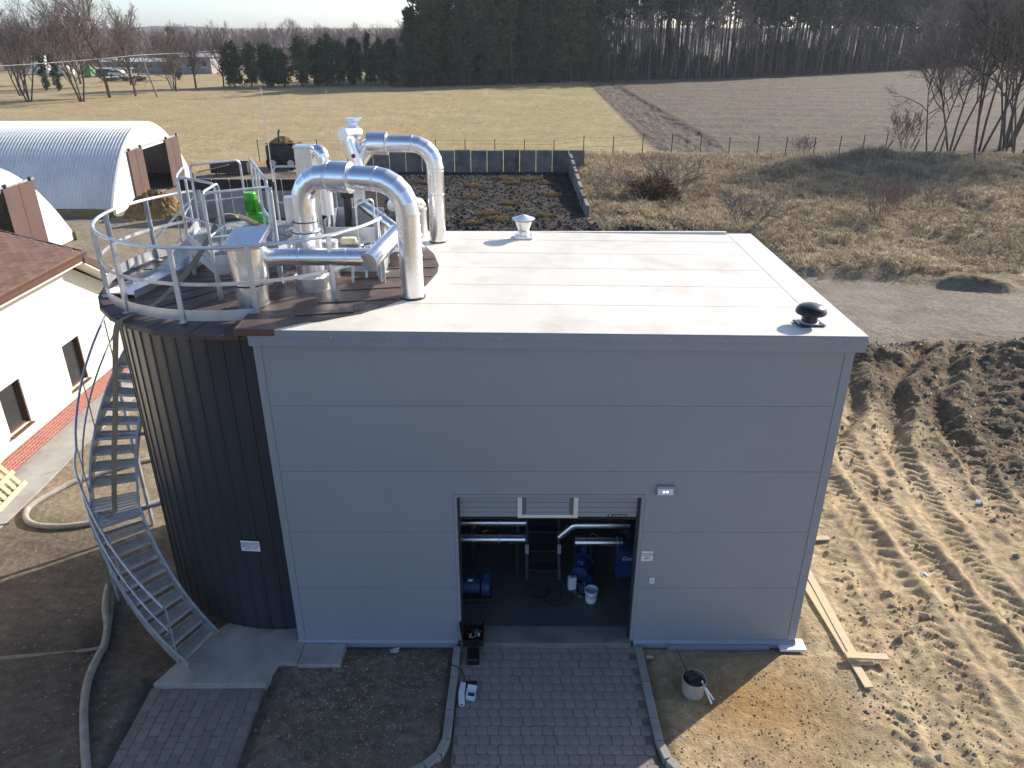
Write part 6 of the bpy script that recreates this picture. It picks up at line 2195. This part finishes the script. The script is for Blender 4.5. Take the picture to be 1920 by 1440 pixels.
    for i, (x, y, dep) in enumerate(spots[:285]):
        s = rg.uniform(.78, 1.15)
        if x < 22 and rg.random() < (.8 if dep < 10 else .5):
            rg.choice(D).place(x, y, 0, s * (.82 if x < -6 else 1), rg.uniform(0, 6.28), 'dense green pine at the left end of the tall wood', 'tree', 'dense pines at the left end of the wood', .03)
        elif rg.random() < (.32 if 22 < x < 48 else .12):
            P.place(x, y, 0, s, rg.uniform(0, 6.28), 'slim leafless tree among the tall pines', 'tree', 'leafless trees in the pine wood', .05)
        else:
            rg.choice(T).place(x, y, 0, s, rg.uniform(0, 6.28), 'tall slim pine in the wood beyond the fields', 'tree', 'tall pines of the wood beyond the fields', .025)
    for i in range(46):
        x = rg.uniform(14, 118)
        y = np.interp(x, fx, fy) + rg.uniform(4, 27)
        Y[i % 3].place(x, y, 0, rg.uniform(.55, 1.05), rg.uniform(0, 6.28), 'young pine growing in the shade under the tall wood', 'tree', 'young pines under the tall wood')
    # the rest of the wood as one mass
    m = MB()
    cr = MB()
    for x, y, dep in far_sp:
        H = rg.uniform(17, 22)
        r = rg.uniform(.10, .17)
        m.cyl((x, y, -.1), (x + rg.uniform(-.4, .4), y, H), r, r * .35, n=5, caps=False)
        base = H * (.15 if x < 20 else .60)
        for k in range(46 if x < 20 else 12):
            u = rg.random()
            a, rad = rg.uniform(0, 6.28), 2.4 * math.sqrt(rg.random()) * (1.1 - .6 * u)
            c = Vector((x + math.cos(a) * rad, y + math.sin(a) * rad, base + (H - base) * u))
            for b in range(5):
                d = rvec(rg).normalized()
                s_ = d.cross(rvec(rg)).normalized() * .2
                p = c + rvec(rg) * .25
                cr.add([p - s_ * .4, p + d * .5 - s_, p + d * 1.0, p + d * .5 + s_], [(0, 1, 2, 3)])
    t = thing('pine_wood', 'deeper part of the pine wood reading as one dark mass', 'wood', (40, 180, 0))
    t['kind'] = 'stuff'
    tag(m.build('trunk_mass', 'bark_pine', t, True), kind='stuff')
    tag(cr.build('crown_mass', 'needle', t), kind='stuff')
    # undergrowth along the wood edge
    m = MB()
    for k in range(17000):
        x = rg.uniform(-17, 128)
        dp = rg.random() ** 1.1 * 34
        y = np.interp(x, fx, fy) + dp - .5
        h = rg.uniform(.4, 1.6) * (2.0 if rg.random() < .25 else 1) * (1 + dp * .035)
        p = Vector((x, y, -.05))
        e = p + Vector((rg.gauss(0, .25) * h, rg.gauss(0, .25) * h, h))
        ribbon(m, [p, (p + e) / 2 + rvec(rg) * .06, e], rg.uniform(.03, .10), rg)
    tag(m.build('undergrowth', 'undergrowth', None), 'brown brushwood under the edge of the pine wood', 'undergrowth', None, 'stuff')
    # -- distant brown wood
    m = MB()
    def fuzzy(x, y, H, n, w):
        p = Vector((x, y, 0))
        ribbon(m, [p, p + Vector((rg.gauss(0, .2), 0, H * .5)), p + Vector((rg.gauss(0, .4), 0, H * .95))], w * 3, rg)
        for k in range(n):
            z = H * rg.uniform(.12, .6)
            a = rg.uniform(0, 6.28)
            L = (H - z) * rg.uniform(.4, .85)
            d = Vector((math.cos(a) * .55, math.sin(a) * .55, 1)).normalized()
            q = p + Vector((0, 0, z))
            ribbon(m, [q, q + d * L * .5 + rvec(rg) * .2, q + d * L + rvec(rg) * .3], w, rg)
    for k in range(1000):
        y = 182 + 250 * rg.random() ** 1.3
        x = rg.uniform(-.95, -.06) * y + 8 - (y - 182) * 0
        fuzzy(x, y, rg.uniform(5.5, 8.6), 34, .09 + y * .0002)
    for k in range(1500):
        y = 430 + 900 * rg.random() ** 1.2
        x = rg.uniform(-.95, .9) * y
        fuzzy(x, y, rg.uniform(6.5, 9.6), 14, .35 + y * .0004)
    tag(m.build('bare_wood', 'twig_far', None), 'brown leafless wood stretching to the horizon', 'wood', None, 'stuff')
    # -- dry grass
    m = MB()
    n = 0
    while n < 22000:
        x, y = rg.uniform(8, 47), 20.5 + 33 * rg.random() ** 1.15
        if x > 18 + (y - 20) * .9 + 6: continue
        if y + .32 * min(max(x - 16, -2), 9) < 21.6 + rg.gauss(0, .5): continue
        if x < 15 and y < 27.5: continue
        n += 1
        z = gz(x, y)
        h = rg.uniform(.10, .38) * (1.6 if rg.random() < .1 else 1) * (1 + max(0, y - 30) * .02)
        a0 = rg.uniform(0, 6.28)
        for b in range(6):
            a = a0 + rg.gauss(0, .9)
            lean = rg.uniform(.4, 1.7)
            p = Vector((x + rg.gauss(0, .08), y + rg.gauss(0, .08), z - .03))
            t1 = p + Vector((math.cos(a) * lean * h * .45, math.sin(a) * lean * h * .45, h * .75))
            t2 = p + Vector((math.cos(a) * lean * h, math.sin(a) * lean * h, h * rg.uniform(.5, 1.0)))
            s = Vector((-math.sin(a), math.cos(a), 0)) * .013
            m.add([p - s, p + s, t1 + s * .8, t1 - s * .8, t2], [(0, 1, 2, 3), (3, 2, 4)])
    for k in range(330):                                           # taller tussocks
        x, y = rg.uniform(9, 44), 22 + 29 * rg.random() ** 1.1
        if x < 15 and y < 27.5 or x > 24 + (y - 20) * .9: continue
        z, H0 = gz(x, y), rg.uniform(.35, .85)
        for b in range(34):
            a, lean = rg.uniform(0, 6.28), rg.uniform(.1, .9)
            p = Vector((x + rg.gauss(0, .10), y + rg.gauss(0, .10), z - .03))
            h = H0 * rg.uniform(.5, 1.1)
            t1 = p + Vector((math.cos(a) * lean * h * .35, math.sin(a) * lean * h * .35, h * .7))
            t2 = p + Vector((math.cos(a) * lean * h, math.sin(a) * lean * h, h * rg.uniform(.7, 1.0)))
            s = Vector((-math.sin(a), math.cos(a), 0)) * .014
            m.add([p - s, p + s, t1 + s * .8, t1 - s * .8, t2], [(0, 1, 2, 3), (3, 2, 4)])
    tag(m.build('dry_grass', 'dry_blade', None), 'matted dry yellow grass covering the rough ground', 'grass', None, 'stuff')


plant_trees()


# ------------------------------------------------------------------ clods of earth
def clods():
    m = MB()
    rg = random.Random(8)
    base = [Vector(p) for p in ((1, 0, 0), (-1, 0, 0), (0, 1, 0), (0, -1, 0), (0, 0, 1), (0, 0, -.6))]
    fs = [(0, 2, 4), (2, 1, 4), (1, 3, 4), (3, 0, 4), (2, 0, 5), (1, 2, 5), (3, 1, 5), (0, 3, 5)]
    def clod(x, y, s):
        a = rg.uniform(0, 3.1)
        c, sn = math.cos(a), math.sin(a)
        z = gz(x, y) + s * .2
        vs = []
        for b in base:
            p = Vector((b.x * c - b.y * sn, b.x * sn + b.y * c, b.z)) * s * rg.uniform(.65, 1.25)
            vs.append((x + p.x * 1.2, y + p.y, z + p.z * .75))
        m.add(vs, fs)
    n = 0
    while n < 7000:
        x, y = rg.uniform(8.9, 23), rg.uniform(-2.8, 13.5)
        w = .10 + .9 * min(1, max(0, (x - 11 + .35 * (y - 4)) / 5))
        if vnoise(np.array([x / .9]), np.array([y / .9]), 5)[0] * .9 + rg.random() * .5 < 1.0 - w * .62: continue
        clod(x, y, rg.uniform(.012, .045) * (2.2 if rg.random() < .06 + .1 * w else 1))
        n += 1
    for k in range(1500):
        x, y = rg.uniform(5.9, 11), rg.uniform(-2.7, .8)
        clod(x, y, rg.uniform(.006, .022))
    for k in range(1600):
        x, y = rg.uniform(-7, 2.5), rg.uniform(-2.7, 2.5)
        if -2.1 < x < -.25 and y < -.9 or (x > -3.3 and y > -.95): continue
        clod(x, y, rg.uniform(.006, .022))
    for k in range(1300):
        x, y = rg.uniform(.1, 2.55), rg.uniform(-2.7, -.1)
        clod(x, y, rg.uniform(.005, .018))
    tag(m.build('soil_clods', 'clod', None), 'loose clods of earth strewn over the site', 'soil', None, 'stuff')
    m = MB()
    for k in range(4200):
        x, y = rg.uniform(-4, 12.5), rg.uniform(28.2, 45) if rg.random() < .75 else rg.uniform(25, 31)
        if x > 7.4 and y > 31: continue
        clod2 = rg.uniform(.04, .13)
        z = gz(x, y)
        a = rg.uniform(0, 3.1)
        c, sn = math.cos(a), math.sin(a)
        vs = []
        for b in base:
            p = Vector((b.x * c - b.y * sn, b.x * sn + b.y * c, b.z)) * clod2 * rg.uniform(.6, 1.3)
            vs.append((x + p.x * 1.3, y + p.y, z + p.z * .8))
        m.add(vs, fs)
    tag(m.build('manure_clods', 'manure', None), 'black manure clods strewn over the pad', 'manure', None, 'stuff')


clods()

# ------------------------------------------------------------------ the air
HZ = 0.0002
m_ = bpy.data.materials.new('haze_air')
m_.use_nodes = True
nt_ = m_.node_tree
nt_.nodes.remove(nt_.nodes['Principled BSDF'])
pv = nt_.nodes.new('ShaderNodeVolumePrincipled')
pv.inputs['Color'].default_value = (.86, .91, 1.0, 1)
pv.inputs['Density'].default_value = HZ
pv.inputs['Anisotropy'].default_value = .2
nt_.links.new(pv.outputs[0], nt_.nodes['Material Output'].inputs['Volume'])
M['haze_air'] = m_
hz = MB().box(-1800, 1800, -60, 1500, -2.5, 27).build('haze', 'haze_air', None)
tag(hz, 'thin pale haze in the air', 'haze', None, 'stuff')
